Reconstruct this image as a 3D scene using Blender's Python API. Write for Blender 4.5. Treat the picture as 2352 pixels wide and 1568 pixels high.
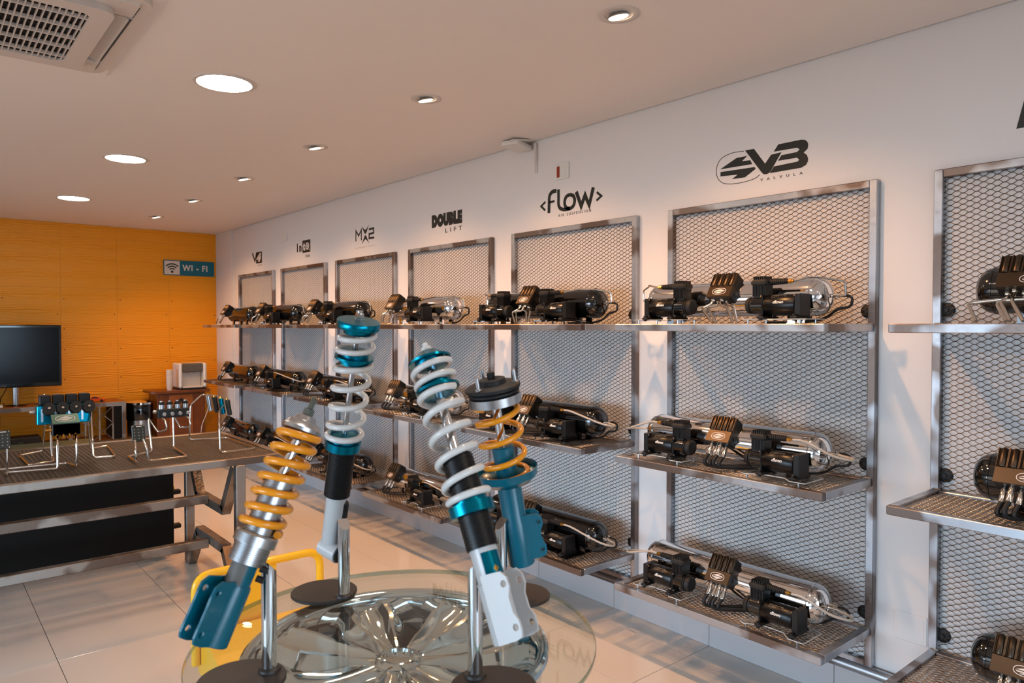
import bpy, math, random
import numpy as np
from mathutils import Vector, Matrix

# ------------------------------------------------------------------ scene, camera, light
scene = bpy.context.scene
for o in list(bpy.data.objects):
    bpy.data.objects.remove(o)
COL = scene.collection
PI = math.pi
WALL = 2.9          # right wall plane (x)
BACK = 9.067        # yellow wall plane (y)
CEIL = 2.616
EYE = 1.517

cam_data = bpy.data.cameras.new('camera')
cam_data.sensor_width = 36.0
cam_data.lens = 25.373
cam_data.dof.use_dof = True
cam_data.dof.focus_distance = 3.1
cam_data.dof.aperture_fstop = 7.0
cam_data.clip_start = 0.02
cam = bpy.data.objects.new('camera', cam_data)
cam.location = (0, 0, EYE)
cam.rotation_euler = (math.radians(90 - 1.294), 0, math.radians(-39.95))
COL.objects.link(cam)
scene.camera = cam

scene.view_settings.view_transform = 'Standard'
scene.view_settings.look = 'None'
scene.view_settings.gamma = 1.0
scene.view_settings.use_curve_mapping = False
scene.view_settings.exposure = 0.0
try:
    scene.cycles.use_denoising = True
    scene.cycles.max_bounces = 6
    scene.cycles.diffuse_bounces = 3
    scene.cycles.glossy_bounces = 4
    scene.cycles.transmission_bounces = 4
    scene.cycles.transparent_max_bounces = 10
    scene.cycles.use_adaptive_sampling = True
    scene.cycles.adaptive_threshold = 0.08
    scene.cycles.adaptive_min_samples = 16
    scene.cycles.use_light_tree = True
    scene.cycles.caustics_reflective = False
    scene.cycles.caustics_refractive = False
    scene.cycles.sample_clamp_indirect = 6.0
except Exception:
    pass

world = bpy.data.worlds.new('world')
scene.world = world
world.use_nodes = True
world.node_tree.nodes['Background'].inputs[0].default_value = (0.55, 0.72, 0.95, 1)
world.node_tree.nodes['Background'].inputs[1].default_value = 0.6

SPOT_POWER = 73.0
SPOT_COLOR = (1.0, 0.48, 0.19)
LED_STRENGTH = 53.0
LED_COLOR = (1.0, 0.82, 0.66)
DAY_COLOR = (0.52, 0.76, 1.0)
BOUNCE_COLOR = (1.0, 0.76, 0.56)

def window_light(name, loc, rot, sx, sy, watts, col=None, spread=50):
    d = bpy.data.lights.new(name, 'AREA')
    d.shape = 'RECTANGLE'
    d.size, d.size_y = sx, sy
    d.energy = watts
    d.color = col or DAY_COLOR
    d.spread = math.radians(spread)
    o = bpy.data.objects.new(name, d)
    o.location = loc
    o.rotation_euler = rot
    COL.objects.link(o)
    return o

# daylight entering by the shop windows (left wall and street front behind the camera)
window_light('daylight_side_window', (-3.38, 3.4, 1.05), (0, math.radians(-81), 0), 1.5, 9.6, 62)
# warm uplights added at the same openings to lift the ceiling, imitating pavement bounce
window_light('added_bounce_side_window', (-3.37, 3.3, 1.05), (0, math.radians(-118), 0), 1.5, 5.0, 25, BOUNCE_COLOR, 110)
window_light('added_bounce_street_front', (-0.3, -2.77, 1.05), (math.radians(118), 0, 0), 4.6, 1.6, 10, BOUNCE_COLOR, 110)
window_light('daylight_street_front', (-0.3, -2.78, 1.05), (math.radians(80), 0, 0), 4.6, 1.6, 18)

# ------------------------------------------------------------------ materials
def srgb(r, g, b):
    def f(c):
        c /= 255.0
        return c / 12.92 if c <= 0.04045 else ((c + 0.055) / 1.055) ** 2.4
    return (f(r), f(g), f(b), 1.0)

MATS = {}
def mat(name, col=(200, 200, 200), rough=0.5, metal=0.0, spec=0.5, coat=0.0, trans=0.0, ior=1.45,
        noise=None, bump=None, emit=None, alpha=1.0):
    """noise=(scale, amount, second colour); bump=(scale, strength)"""
    if name in MATS:
        return MATS[name]
    m = bpy.data.materials.new(name)
    m.use_nodes = True
    nt = m.node_tree
    b = nt.nodes['Principled BSDF']
    c = srgb(*col)
    b.inputs['Base Color'].default_value = c
    b.inputs['Roughness'].default_value = rough
    b.inputs['Metallic'].default_value = metal
    b.inputs['Specular IOR Level'].default_value = spec
    b.inputs['Coat Weight'].default_value = coat
    b.inputs['Coat Roughness'].default_value = 0.06
    b.inputs['Transmission Weight'].default_value = trans
    b.inputs['IOR'].default_value = ior
    if emit:
        b.inputs['Emission Color'].default_value = (*emit[0], 1)
        b.inputs['Emission Strength'].default_value = emit[1]
    tc = nt.nodes.new('ShaderNodeTexCoord')
    if noise:
        n = nt.nodes.new('ShaderNodeTexNoise')
        n.inputs['Scale'].default_value = noise[0]
        n.inputs['Detail'].default_value = 5
        r = nt.nodes.new('ShaderNodeValToRGB')
        r.color_ramp.elements[0].position = 0.5 - 0.5 * noise[1]
        r.color_ramp.elements[1].position = 0.5 + 0.5 * noise[1]
        r.color_ramp.elements[0].color = c
        r.color_ramp.elements[1].color = srgb(*noise[2])
        nt.links.new(tc.outputs['Object'], n.inputs['Vector'])
        nt.links.new(n.outputs['Fac'], r.inputs['Fac'])
        nt.links.new(r.outputs['Color'], b.inputs['Base Color'])
    if bump:
        n2 = nt.nodes.new('ShaderNodeTexNoise')
        n2.inputs['Scale'].default_value = bump[0]
        n2.inputs['Detail'].default_value = 3
        bp = nt.nodes.new('ShaderNodeBump')
        bp.inputs['Strength'].default_value = bump[1]
        bp.inputs['Distance'].default_value = 0.002
        nt.links.new(tc.outputs['Object'], n2.inputs['Vector'])
        nt.links.new(n2.outputs['Fac'], bp.inputs['Height'])
        nt.links.new(bp.outputs['Normal'], b.inputs['Normal'])
    MATS[name] = m
    return m

def steel_mat(name, dark, light, rough, stretch=(4, 4, 30)):
    """raw welded tube: brown mill scale with brighter ground patches"""
    m = mat(name, dark, rough, 0.85)
    nt = m.node_tree
    b = nt.nodes['Principled BSDF']
    tc = nt.nodes.new('ShaderNodeTexCoord')
    geo = nt.nodes.new('ShaderNodeNewGeometry')
    info = nt.nodes.new('ShaderNodeObjectInfo')
    mul = nt.nodes.new('ShaderNodeMath')
    mul.operation = 'MULTIPLY'
    mul.inputs[1].default_value = 37.0
    n = nt.nodes.new('ShaderNodeTexNoise')
    n.noise_dimensions = '4D'
    n.inputs['Scale'].default_value = 4.5
    n.inputs['Detail'].default_value = 2.5
    n.inputs['Roughness'].default_value = 0.5
    r = nt.nodes.new('ShaderNodeValToRGB')
    r.color_ramp.elements[0].position = 0.46
    r.color_ramp.elements[1].position = 0.53
    r.color_ramp.elements[0].color = srgb(*dark)
    r.color_ramp.elements[1].color = srgb(*light)
    n2 = nt.nodes.new('ShaderNodeTexNoise')
    n2.inputs['Scale'].default_value = 60
    n2.inputs['Detail'].default_value = 3
    mr = nt.nodes.new('ShaderNodeMapRange')
    mr.inputs['To Min'].default_value = rough - 0.12
    mr.inputs['To Max'].default_value = rough + 0.14
    nt.links.new(geo.outputs['Position'], n.inputs['Vector'])
    nt.links.new(info.outputs['Random'], mul.inputs[0])
    nt.links.new(mul.outputs[0], n.inputs['W'])
    nt.links.new(geo.outputs['Position'], n2.inputs['Vector'])
    nt.links.new(n.outputs['Fac'], r.inputs['Fac'])
    nt.links.new(r.outputs['Color'], b.inputs['Base Color'])
    nt.links.new(n2.outputs['Fac'], mr.inputs['Value'])
    nt.links.new(mr.outputs['Result'], b.inputs['Roughness'])
    return m

def clear_mat(name, tint, gloss=0.02, ior=1.5):
    """thin clear sheet: transparent with a fresnel reflection"""
    if name in MATS:
        return MATS[name]
    m = bpy.data.materials.new(name)
    m.use_nodes = True
    nt = m.node_tree
    nt.nodes.clear()
    out = nt.nodes.new('ShaderNodeOutputMaterial')
    mix = nt.nodes.new('ShaderNodeMixShader')
    tr = nt.nodes.new('ShaderNodeBsdfTransparent')
    gl = nt.nodes.new('ShaderNodeBsdfGlossy')
    lw = nt.nodes.new('ShaderNodeLayerWeight')
    lw.inputs['Blend'].default_value = 0.5
    pw = nt.nodes.new('ShaderNodeMath')
    pw.operation = 'POWER'
    pw.inputs[1].default_value = 5.0
    ma = nt.nodes.new('ShaderNodeMath')
    ma.operation = 'MULTIPLY_ADD'
    f0 = ((ior - 1) / (ior + 1)) ** 2
    ma.inputs[1].default_value = 1 - f0
    ma.inputs[2].default_value = f0
    nt.links.new(lw.outputs['Facing'], pw.inputs[0])
    nt.links.new(pw.outputs[0], ma.inputs[0])
    tr.inputs['Color'].default_value = (*tint, 1)
    gl.inputs['Roughness'].default_value = gloss
    nt.links.new(ma.outputs[0], mix.inputs[0])
    nt.links.new(tr.outputs[0], mix.inputs[1])
    nt.links.new(gl.outputs[0], mix.inputs[2])
    nt.links.new(mix.outputs[0], out.inputs[0])
    MATS[name] = m
    return m

steel_mat('raw_steel', (116, 104, 98), (176, 181, 188), 0.33)
steel_mat('table_steel', (108, 94, 84), (150, 142, 134), 0.40)
mat('mesh_steel', (74, 62, 52), 0.42, 0.7)
mat('shelf_mesh_steel', (168, 158, 148), 0.30, 0.95)
mat('table_mesh_steel', (84, 76, 68), 0.36, 0.85)
mat('chrome', (235, 235, 235), 0.06, 1.0)
mat('satin_silver', (190, 192, 194), 0.28, 1.0)
mat('pipe_chrome', (222, 214, 204), 0.10, 1.0)
mat('gloss_black', (9, 9, 9), 0.10, 0.0, 0.6, coat=0.6)
mat('satin_black', (13, 13, 13), 0.42, 0.0, 0.45)
mat('zinc', (118, 124, 116), 0.36, 0.9)
mat('motor_black', (16, 16, 17), 0.30, 0.35, 0.5)
mat('matte_black', (22, 21, 20), 0.6)
mat('black_anodised', (84, 72, 60), 0.36, 0.95)  # black metal; base lifted to brown to carry the warm reflection
mat('rubber', (17, 16, 15), 0.55)
mat('brass', (205, 160, 84), 0.22, 1.0)
mat('print_white', (236, 230, 222), 0.55)
mat('print_grey', (98, 94, 88), 0.5)
mat('clear_tube', (226, 214, 200), 0.12, 0.0, 0.5, trans=0.45, ior=1.3)
mat('black_hose', (24, 22, 21), 0.5, bump=(400, 0.3))
clear_mat('acrylic', (0.92, 0.95, 0.96))
mat('acrylic_edge_highlight', (214, 218, 220), 0.25, trans=0.3)
clear_mat('table_glass', (0.93, 0.965, 0.95), 0.0, 1.52)
clear_mat('glass_edge', (0.42, 0.58, 0.54), 0.05, 1.5)
mat('white_spring', (214, 212, 208), 0.22, coat=0.3)
mat('yellow_spring', (240, 150, 18), 0.24, coat=0.4)
mat('blue_anodised', (0, 122, 148), 0.24, 0.9)
mat('teal_paint', (0, 92, 112), 0.26, coat=0.15)
mat('white_paint', (190, 189, 187), 0.30, coat=0.2)
mat('thread_black', (24, 23, 23), 0.40, 0.3)
mat('yellow_paint', (246, 186, 22), 0.34, coat=0.2)
mat('wall_white', (226, 222, 220), 0.62, bump=(60, 0.05))
mat('ceiling_white', (240, 232, 226), 0.8)
mat('panel_orange', (248, 162, 14), 0.45, bump=(90, 0.04))
mat('floor_grout', (112, 96, 84), 0.8)
mat('floor_tile', (216, 208, 200), 0.11, 0.0, 0.5, noise=(0.9, 0.7, (208, 199, 190)))
mat('skirting_tile', (184, 180, 180), 0.3)
mat('plastic_white', (226, 222, 216), 0.38)
mat('ac_white', (214, 206, 200), 0.42)
mat('dark_slot', (26, 24, 23), 0.7)
mat('decal_black', (22, 26, 24), 0.42)
mat('decal_white', (224, 214, 206), 0.6)
mat('decal_faint', (176, 160, 150), 0.6)
mat('tv_screen', (4, 4, 4), 0.16, 0.0, 0.25)
mat('sign_teal', (0, 104, 128), 0.4)
mat('wood', (136, 76, 30), 0.36, noise=(7, 0.8, (92, 48, 18)))
mat('wood_light', (168, 98, 40), 0.4, noise=(9, 0.8, (128, 70, 26)))
mat('switch_red', (150, 44, 12), 0.4)
mat('cabinet_black', (8, 9, 8), 0.55, 0.0, 0.25)
mat('green_metal', (56, 86, 70), 0.34, 0.5)
mat('valve_green', (92, 122, 104), 0.34, 0.6)
mat('circuit_dark', (34, 40, 34), 0.35)
mat('toy_orange', (214, 78, 22), 0.28, coat=0.4)
mat('toy_dark', (40, 26, 30), 0.3)

# ------------------------------------------------------------------ mesh builder
def frame_from_axis(d):
    d = Vector(d).normalized()
    up = Vector((0, 0, 1)) if abs(d.z) < 0.95 else Vector((1, 0, 0))
    x = up.cross(d).normalized()
    y = d.cross(x)
    return x, y, d

class MB:
    def __init__(self):
        self.v, self.f, self.s = [], [], []
    def add(self, vs, fs, smooth=False):
        n = len(self.v)
        self.v += [tuple(p) for p in vs]
        for f in fs:
            self.f.append(tuple(i + n for i in f))
            self.s.append(smooth)
        return self
    def box(self, x0, x1, y0, y1, z0, z1, m=None, ch=0.0):
        if ch > 0:
            a = [(x0 + ch, y0), (x1 - ch, y0), (x1, y0 + ch), (x1, y1 - ch), (x1 - ch, y1), (x0 + ch, y1), (x0, y1 - ch), (x0, y0 + ch)]
            vs, fs = [], []
            rings = [(z0, ch * 0.7), (z0 + ch, 0), (z1 - ch, 0), (z1, ch * 0.7)]
            cx, cy = (x0 + x1) / 2, (y0 + y1) / 2
            for z, ins in rings:
                for (x, y) in a:
                    vs.append((x - math.copysign(min(ins, abs(x - cx)), x - cx), y - math.copysign(min(ins, abs(y - cy)), y - cy), z))
            for k in range(3):
                for i in range(8):
                    j = (i + 1) % 8
                    fs.append((k * 8 + i, k * 8 + j, k * 8 + 8 + j, k * 8 + 8 + i))
            fs.append(tuple(range(7, -1, -1)))
            fs.append(tuple(range(24, 32)))
        else:
            vs = [(x0, y0, z0), (x1, y0, z0), (x1, y1, z0), (x0, y1, z0), (x0, y0, z1), (x1, y0, z1), (x1, y1, z1), (x0, y1, z1)]
            fs = [(3, 2, 1, 0), (4, 5, 6, 7), (0, 1, 5, 4), (1, 2, 6, 5), (2, 3, 7, 6), (3, 0, 4, 7)]
        if m is not None:
            vs = [m @ Vector(p) for p in vs]
        return self.add(vs, fs)
    def bar(self, p0, p1, w, h):
        """square tube from p0 to p1"""
        p0, p1 = Vector(p0), Vector(p1)
        x, y, d = frame_from_axis(p1 - p0)
        vs = []
        for p in (p0, p1):
            for a, b in ((-1, -1), (1, -1), (1, 1), (-1, 1)):
                vs.append(p + x * a * w / 2 + y * b * h / 2)
        return self.add(vs, [(3, 2, 1, 0), (4, 5, 6, 7), (0, 1, 5, 4), (1, 2, 6, 5), (2, 3, 7, 6), (3, 0, 4, 7)])
    def lathe(self, prof, p0=(0, 0, 0), axis=(0, 0, 1), seg=24, caps=True):
        """prof: list of (radius, distance along axis)"""
        x, y, d = frame_from_axis(axis)
        p0 = Vector(p0)
        vs, fs = [], []
        for r, t in prof:
            for i in range(seg):
                a = 2 * PI * i / seg
                vs.append(p0 + d * t + (x * math.cos(a) + y * math.sin(a)) * r)
        for k in range(len(prof) - 1):
            for i in range(seg):
                j = (i + 1) % seg
                fs.append((k * seg + i, k * seg + j, k * seg + seg + j, k * seg + seg + i))
        self.add(vs, fs, True)
        if caps:
            n = len(self.v) - len(vs)
            if prof[0][0] > 1e-5:
                self.f.append(tuple(n + i for i in range(seg - 1, -1, -1))); self.s.append(False)
            if prof[-1][0] > 1e-5:
                b = n + (len(prof) - 1) * seg
                self.f.append(tuple(b + i for i in range(seg))); self.s.append(False)
        return self
    def cyl(self, p0, p1, r, seg=16, r1=None):
        p0, p1 = Vector(p0), Vector(p1)
        return self.lathe([(r, 0), (r if r1 is None else r1, (p1 - p0).length)], p0, p1 - p0, seg)
    def tube(self, pts, r, seg=8, closed=False):
        pts = [Vector(p) for p in pts]
        n = len(pts)
        vs, fs = [], []
        t0 = (pts[1] - pts[0]).normalized()
        x, y, _ = frame_from_axis(t0)
        prev = t0
        for i, p in enumerate(pts):
            if closed:
                t = (pts[(i + 1) % n] - pts[i - 1]).normalized()
            else:
                t = (pts[min(i + 1, n - 1)] - pts[max(i - 1, 0)]).normalized()
            q = prev.rotation_difference(t)
            x = q @ x
            y = q @ y
            prev = t
            for k in range(seg):
                a = 2 * PI * k / seg
                vs.append(p + (x * math.cos(a) + y * math.sin(a)) * r)
        for i in range(n - 1 + (1 if closed else 0)):
            i2 = (i + 1) % n
            for k in range(seg):
                k2 = (k + 1) % seg
                fs.append((i * seg + k, i * seg + k2, i2 * seg + k2, i2 * seg + k))
        self.add(vs, fs, True)
        if not closed:
            b = len(self.v) - len(vs)
            self.f.append(tuple(b + k for k in range(seg - 1, -1, -1))); self.s.append(False)
            self.f.append(tuple(b + (n - 1) * seg + k for k in range(seg))); self.s.append(False)
        return self
    def prism(self, poly, m, t):
        """2-D outline extruded by t along local z, placed by matrix m"""
        n = len(poly)
        vs = [m @ Vector((a, b, 0)) for a, b in poly] + [m @ Vector((a, b, t)) for a, b in poly]
        fs = [tuple(range(n - 1, -1, -1)), tuple(range(n, 2 * n))]
        fs += [(i, (i + 1) % n, n + (i + 1) % n, n + i) for i in range(n)]
        return self.add(vs, fs)
    def stroke(self, pts, w, m, t):
        """flat ribbon of width w along a 2-D polyline, extruded by t"""
        pts = [Vector(p) for p in pts]
        n = len(pts)
        L, R = [], []
        for i, p in enumerate(pts):
            a = (pts[i] - pts[i - 1]).normalized() if i else (pts[1] - pts[0]).normalized()
            b = (pts[i + 1] - pts[i]).normalized() if i < n - 1 else a
            na, nb = Vector((-a.y, a.x)), Vector((-b.y, b.x))
            mm = (na + nb)
            mm = mm.normalized() if mm.length > 1e-6 else na
            k = 1 / max(0.45, mm.dot(na))
            L.append(p + mm * w / 2 * k)
            R.append(p - mm * w / 2 * k)
        for i in range(n - 1):
            self.prism([L[i], R[i], R[i + 1], L[i + 1]], m, t)
        return self
    def ball(self, c, r, seg=14, rings=8, sc=(1, 1, 1)):
        vs, fs = [], []
        for k in range(rings + 1):
            ph = PI * k / rings
            for i in range(seg):
                a = 2 * PI * i / seg
                vs.append((c[0] + sc[0] * r * math.sin(ph) * math.cos(a), c[1] + sc[1] * r * math.sin(ph) * math.sin(a), c[2] + sc[2] * r * math.cos(ph)))
        for k in range(rings):
            for i in range(seg):
                j = (i + 1) % seg
                fs.append((k * seg + i, k * seg + seg + i, k * seg + seg + j, k * seg + j))
        return self.add(vs, fs, True)
    def mesh(self, name):
        me = bpy.data.meshes.new(name)
        me.from_pydata(self.v, [], self.f)
        me.polygons.foreach_set('use_smooth', self.s)
        me.update()
        if any(self.s):
            me.set_sharp_from_angle(angle=math.radians(38))
        return me
    def build(self, name, m, parent=None):
        o = link(name, self.mesh(name), parent)
        o.data.materials.append(MATS[m])
        return o

def link(name, data, parent=None):
    o = bpy.data.objects.new(name, data)
    COL.objects.link(o)
    if parent is not None:
        o.parent = parent
    return o

def empty(name, loc=(0, 0, 0), rot=None):
    o = bpy.data.objects.new(name, None)
    o.empty_display_size = 0.1
    o.location = loc
    if rot is not None:
        o.rotation_euler = rot
    COL.objects.link(o)
    return o

def tag(o, label=None, cat=None, group=None, kind=None):
    if label: o['label'] = label
    if cat: o['category'] = cat
    if group: o['group'] = group
    if kind: o['kind'] = kind
    return o

CHILDREN = {}
def copy_tree(o, parent=None):
    c = o.copy()
    COL.objects.link(c)
    c.parent = parent
    for ch in list(o.children):
        copy_tree(ch, c)
    return c

def smooth_path(pts, n=6):
    """Catmull-Rom through the points"""
    P = [Vector(p) for p in pts]
    P = [P[0] * 2 - P[1]] + P + [P[-1] * 2 - P[-2]]
    out = []
    for i in range(1, len(P) - 2):
        for k in range(n):
            t = k / n
            a, b, c, d = P[i - 1], P[i], P[i + 1], P[i + 2]
            out.append(0.5 * ((2 * b) + (c - a) * t + (2 * a - 5 * b + 4 * c - d) * t * t + (3 * b - a - 3 * c + d) * t ** 3))
    out.append(P[-2])
    return out

def round_path(pts, r, n=5):
    """polyline with rounded corners of radius about r"""
    P = [Vector(p) for p in pts]
    out = [P[0]]
    for i in range(1, len(P) - 1):
        a, b, c = P[i - 1], P[i], P[i + 1]
        d = min(r, (a - b).length * 0.45, (c - b).length * 0.45)
        p0 = b + (a - b).normalized() * d
        p1 = b + (c - b).normalized() * d
        for k in range(n + 1):
            t = k / n
            out.append(p0.lerp(b, t).lerp(b.lerp(p1, t), t))
    out.append(P[-1])
    return out

def text_geo(body, size, ext=0.0005, bold=0.0, shear=0.0, sx=1.0, space=1.0, align='CENTER'):
    cu = bpy.data.curves.new('text', 'FONT')
    cu.body = body
    cu.size = size
    cu.extrude = ext
    cu.offset = bold
    cu.shear = shear
    cu.space_character = space
    cu.align_x = align
    cu.align_y = 'CENTER'
    cu.resolution_u = 3
    ob = bpy.data.objects.new('text', cu)
    COL.objects.link(ob)
    bpy.context.view_layer.update()
    me = bpy.data.meshes.new_from_object(ob.evaluated_get(bpy.context.evaluated_depsgraph_get()))
    vs = [(v.co.x * sx, v.co.y, v.co.z) for v in me.vertices]
    fs = [tuple(p.vertices) for p in me.polygons]
    bpy.data.objects.remove(ob)
    bpy.data.curves.remove(cu)
    bpy.data.meshes.remove(me)
    return vs, fs

def basis(origin, xa, ya):
    """matrix whose local x,y run along xa,ya and z = x cross y"""
    xa, ya = Vector(xa).normalized(), Vector(ya).normalized()
    za = xa.cross(ya)
    m = Matrix((xa, ya, za)).transposed().to_4x4()
    m.translation = Vector(origin)
    return m

def expanded_metal(name, W, Hh, m, PL=0.0424, PS=0.020, strand=0.0023, depth=0.0013, flat=0.009):
    """expanded-metal sheet, long diagonals along local x; real strands with thickness"""
    nrow = int(round(Hh / (PS / 2)))
    nk = int(round(W / (PL / 2)))
    ps = Hh / nrow * 2
    pl = W / nk * 2
    V, F = [], []
    base = 0
    for j in range(nrow + 1):
        yc = j * ps / 2
        xs, ys = [], []
        for k in range(nk + 1):
            s = ps / 4 * (1 if (k + j) % 2 == 0 else -1)
            for dx in (-flat / 2, flat / 2):
                xs.append(min(max(k * pl / 2 + dx, 0), W))
                ys.append(min(max(yc + s * 0.92, 0), Hh))
        xs, ys = np.array(xs), np.array(ys)
        n = len(xs)
        h = strand / 2
        tilt = 0.0005
        blk = np.stack([np.stack([xs, ys - h, np.full(n, -depth / 2) - tilt], 1), np.stack([xs, ys + h, np.full(n, -depth / 2) + tilt], 1),
                        np.stack([xs, ys + h, np.full(n, depth / 2) + tilt], 1), np.stack([xs, ys - h, np.full(n, depth / 2) - tilt], 1)], 1).reshape(-1, 3)
        V.append(blk)
        i = np.arange(n - 1)[:, None] * 4 + base
        for a in range(4):
            b = (a + 1) % 4
            F.append(np.concatenate([i + a, i + b, i + b + 4, i + a + 4], 1))
        base += n * 4
    V = np.concatenate(V)
    F = np.concatenate(F).astype(np.int32)
    A = np.array(m)
    V = V @ A[:3, :3].T + A[:3, 3]
    me = bpy.data.meshes.new(name)
    me.vertices.add(len(V))
    me.vertices.foreach_set('co', V.astype(np.float32).ravel())
    me.loops.add(F.size)
    me.loops.foreach_set('vertex_index', F.ravel())
    me.polygons.add(len(F))
    me.polygons.foreach_set('loop_start', np.arange(0, F.size, 4, dtype=np.int32))
    me.polygons.foreach_set('loop_total', np.full(len(F), 4, dtype=np.int32))
    me.update(calc_edges=True)
    me.validate()
    return me

# ------------------------------------------------------------------ the room
def struct(o):
    o['kind'] = 'structure'
    return o

X0, Y0 = -3.4, -2.8
floor = struct(MB().box(X0 - 0.1, WALL + 0.1, Y0 - 0.1, BACK + 0.15, -0.12, -0.004).build('floor', 'floor_grout'))
T = 0.6
tile_mesh = MB().box(0.0013, T - 0.0013, 0.0013, T - 0.0013, -0.012, 0.0, ch=0.0012).mesh('floor_tile')
tile_mesh.materials.append(MATS['floor_tile'])
yj = 1.9935                                     # a joint line seen at the skirting
for ix in range(11):
    for iy in range(20):
        x = WALL - (ix + 1) * T
        y = yj + (iy - 8) * T
        if x < X0 - 0.55 or y < Y0 - 0.55 or y > BACK:
            continue
        t = link('floor_tile', tile_mesh, floor)
        t.location = (x, y, 0)

wall_right = struct(MB().box(WALL, WALL + 0.12, Y0, BACK + 0.12, 0, CEIL + 0.1).build('wall_right', 'wall_white'))
struct(MB().box(WALL - 0.012, WALL, 8.50, BACK, 0, CEIL).build('trim_1', 'wall_white'))
wall_back = struct(MB().box(X0, WALL, BACK + 0.012, BACK + 0.13, 0, CEIL + 0.1).build('wall_back', 'panel_orange'))

# wave-relief panels screwed to the back wall
PW = 0.5432
def wave_panel(h):
    nx, nz = 16, max(6, int(170 * h / PW))
    vs, fs = [], []
    g = 0.0006
    for k in range(nz + 1):
        for i in range(nx + 1):
            a, b = i / nx, k / nz
            x = g + a * (PW - 2 * g)
            z = g + b * (h - 2 * g)
            band = z / PW * 3.25
            warp = 0.013 * math.cos(2 * PI * a) * math.cos(2 * PI * band)
            amp = 0.0040 * (0.55 + 0.45 * math.cos(2 * PI * band + 1.2))
            d = amp * math.sin((z + warp) / 0.027 * 2 * PI)
            edge = min(1.0, min(a, 1 - a, b, 1 - b) * 30)
            vs.append((x, -0.012 - d * edge, z))
    for k in range(nz):
        for i in range(nx):
            p = k * (nx + 1) + i
            fs.append((p, p + 1, p + nx + 2, p + nx + 1))
    mb = MB().add(vs, fs, True)
    mb.box(g, PW - g, -0.0118, 0.011, g, h - g)
    me = mb.mesh('wall_panel')
    me.materials.append(MATS['panel_orange'])
    return me
screw_mesh = MB().lathe([(0.006, 0), (0.006, 0.002), (0.003, 0.0035)], (0, -0.012, 0), (0, -1, 0), 8).mesh('screw')
screw_mesh.materials.append(MATS['wood'])
for j, (z, h) in enumerate(((0.0, 0.2924), (0.2924, PW), (0.8356, PW), (1.3788, PW), (1.922, PW), (2.4652, CEIL - 2.4652))):
    pm = wave_panel(h)
    for i in range(11):
        o = link('wall_panel', pm, wall_back)
        o.location = (2.894 - (i + 1) * PW, BACK, z)
        if i < 5 and 0 < j < 4:
            for sx, sz in ((0.03, 0.10), (0.03, 0.42), (PW - 0.03, 0.26)):
                s = link('screw', screw_mesh, o)
                s.location = (sx, -0.003, sz)

wall_left = MB()
wy = [(-2.8, -1.5), (8.25, BACK + 0.12)]
for a, b in wy:
    wall_left.box(X0 - 0.12, X0, a, b, 0, CEIL + 0.1)
wall_left.box(X0 - 0.12, X0, -1.5, 8.25, 0, 0.28).box(X0 - 0.12, X0, -1.5, 8.25, 1.82, CEIL + 0.1)
struct(wall_left.build('wall_left', 'wall_white'))
wf = MB()
wf.box(X0 - 0.12, WALL, Y0 - 0.12, Y0, 1.9, CEIL + 0.1).box(X0 - 0.12, WALL, Y0 - 0.12, Y0, 0, 0.2)
wf.box(X0 - 0.12, -2.6, Y0 - 0.12, Y0, 0.2, 1.9).box(2.0, WALL, Y0 - 0.12, Y0, 0.2, 1.9)
struct(wf.build('wall_front', 'wall_white'))

# ceiling stops 12 mm short of the wall (shadow gap)
ce = MB().box(X0, WALL - 0.012, Y0, BACK, CEIL, CEIL + 0.04).box(X0, WALL + 0.1, Y0, BACK + 0.1, CEIL + 0.04, CEIL + 0.1)
struct(ce.build('ceiling', 'ceiling_white'))

baseboard = struct(MB().box(WALL - 0.004, WALL, Y0, 8.5, 0, 0.135).build('baseboard_right', 'floor_grout'))
bt = MB().box(-0.012, 0.0, 0.001, T - 0.001, 0.001, 0.138, ch=0.001).mesh('skirting_tile')
bt.materials.append(MATS['skirting_tile'])
for iy in range(17):
    o = link('skirting_tile', bt, baseboard)
    o.location = (WALL - 0.003, yj + (iy - 6) * T, 0)

# ------------------------------------------------------------------ display racks on the right wall
R = 0.03
SHELF_Z = (1.522, 0.92, 0.33)
FRONT = 2.48
rack_words = {1: 'first rack beside the yellow wall', 2: 'second rack from the yellow wall', 3: 'third rack from the yellow wall',
              4: 'fourth rack from the yellow wall', 5: 'fifth rack from the yellow wall', 6: 'sixth rack from the yellow wall',
              7: 'rack cut by the right edge'}
rack_y = {k: 1.237 + 1.2 * (6 - k) for k in range(1, 8)}
panel_me = expanded_metal('mesh_panel', 0.944, 1.855, basis((-0.014, 0.972, 0.197), (0, -1, 0), (0, 0, 1)))
panel_me.materials.append(MATS['mesh_steel'])
shelf_me = expanded_metal('shelf_mesh', 0.93, 0.345, basis((-0.40, 0.965, -0.010), (0, -1, 0), (1, 0, 0)), strand=0.0030, depth=0.0045)
shelf_me.materials.append(MATS['shelf_mesh_steel'])

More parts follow.
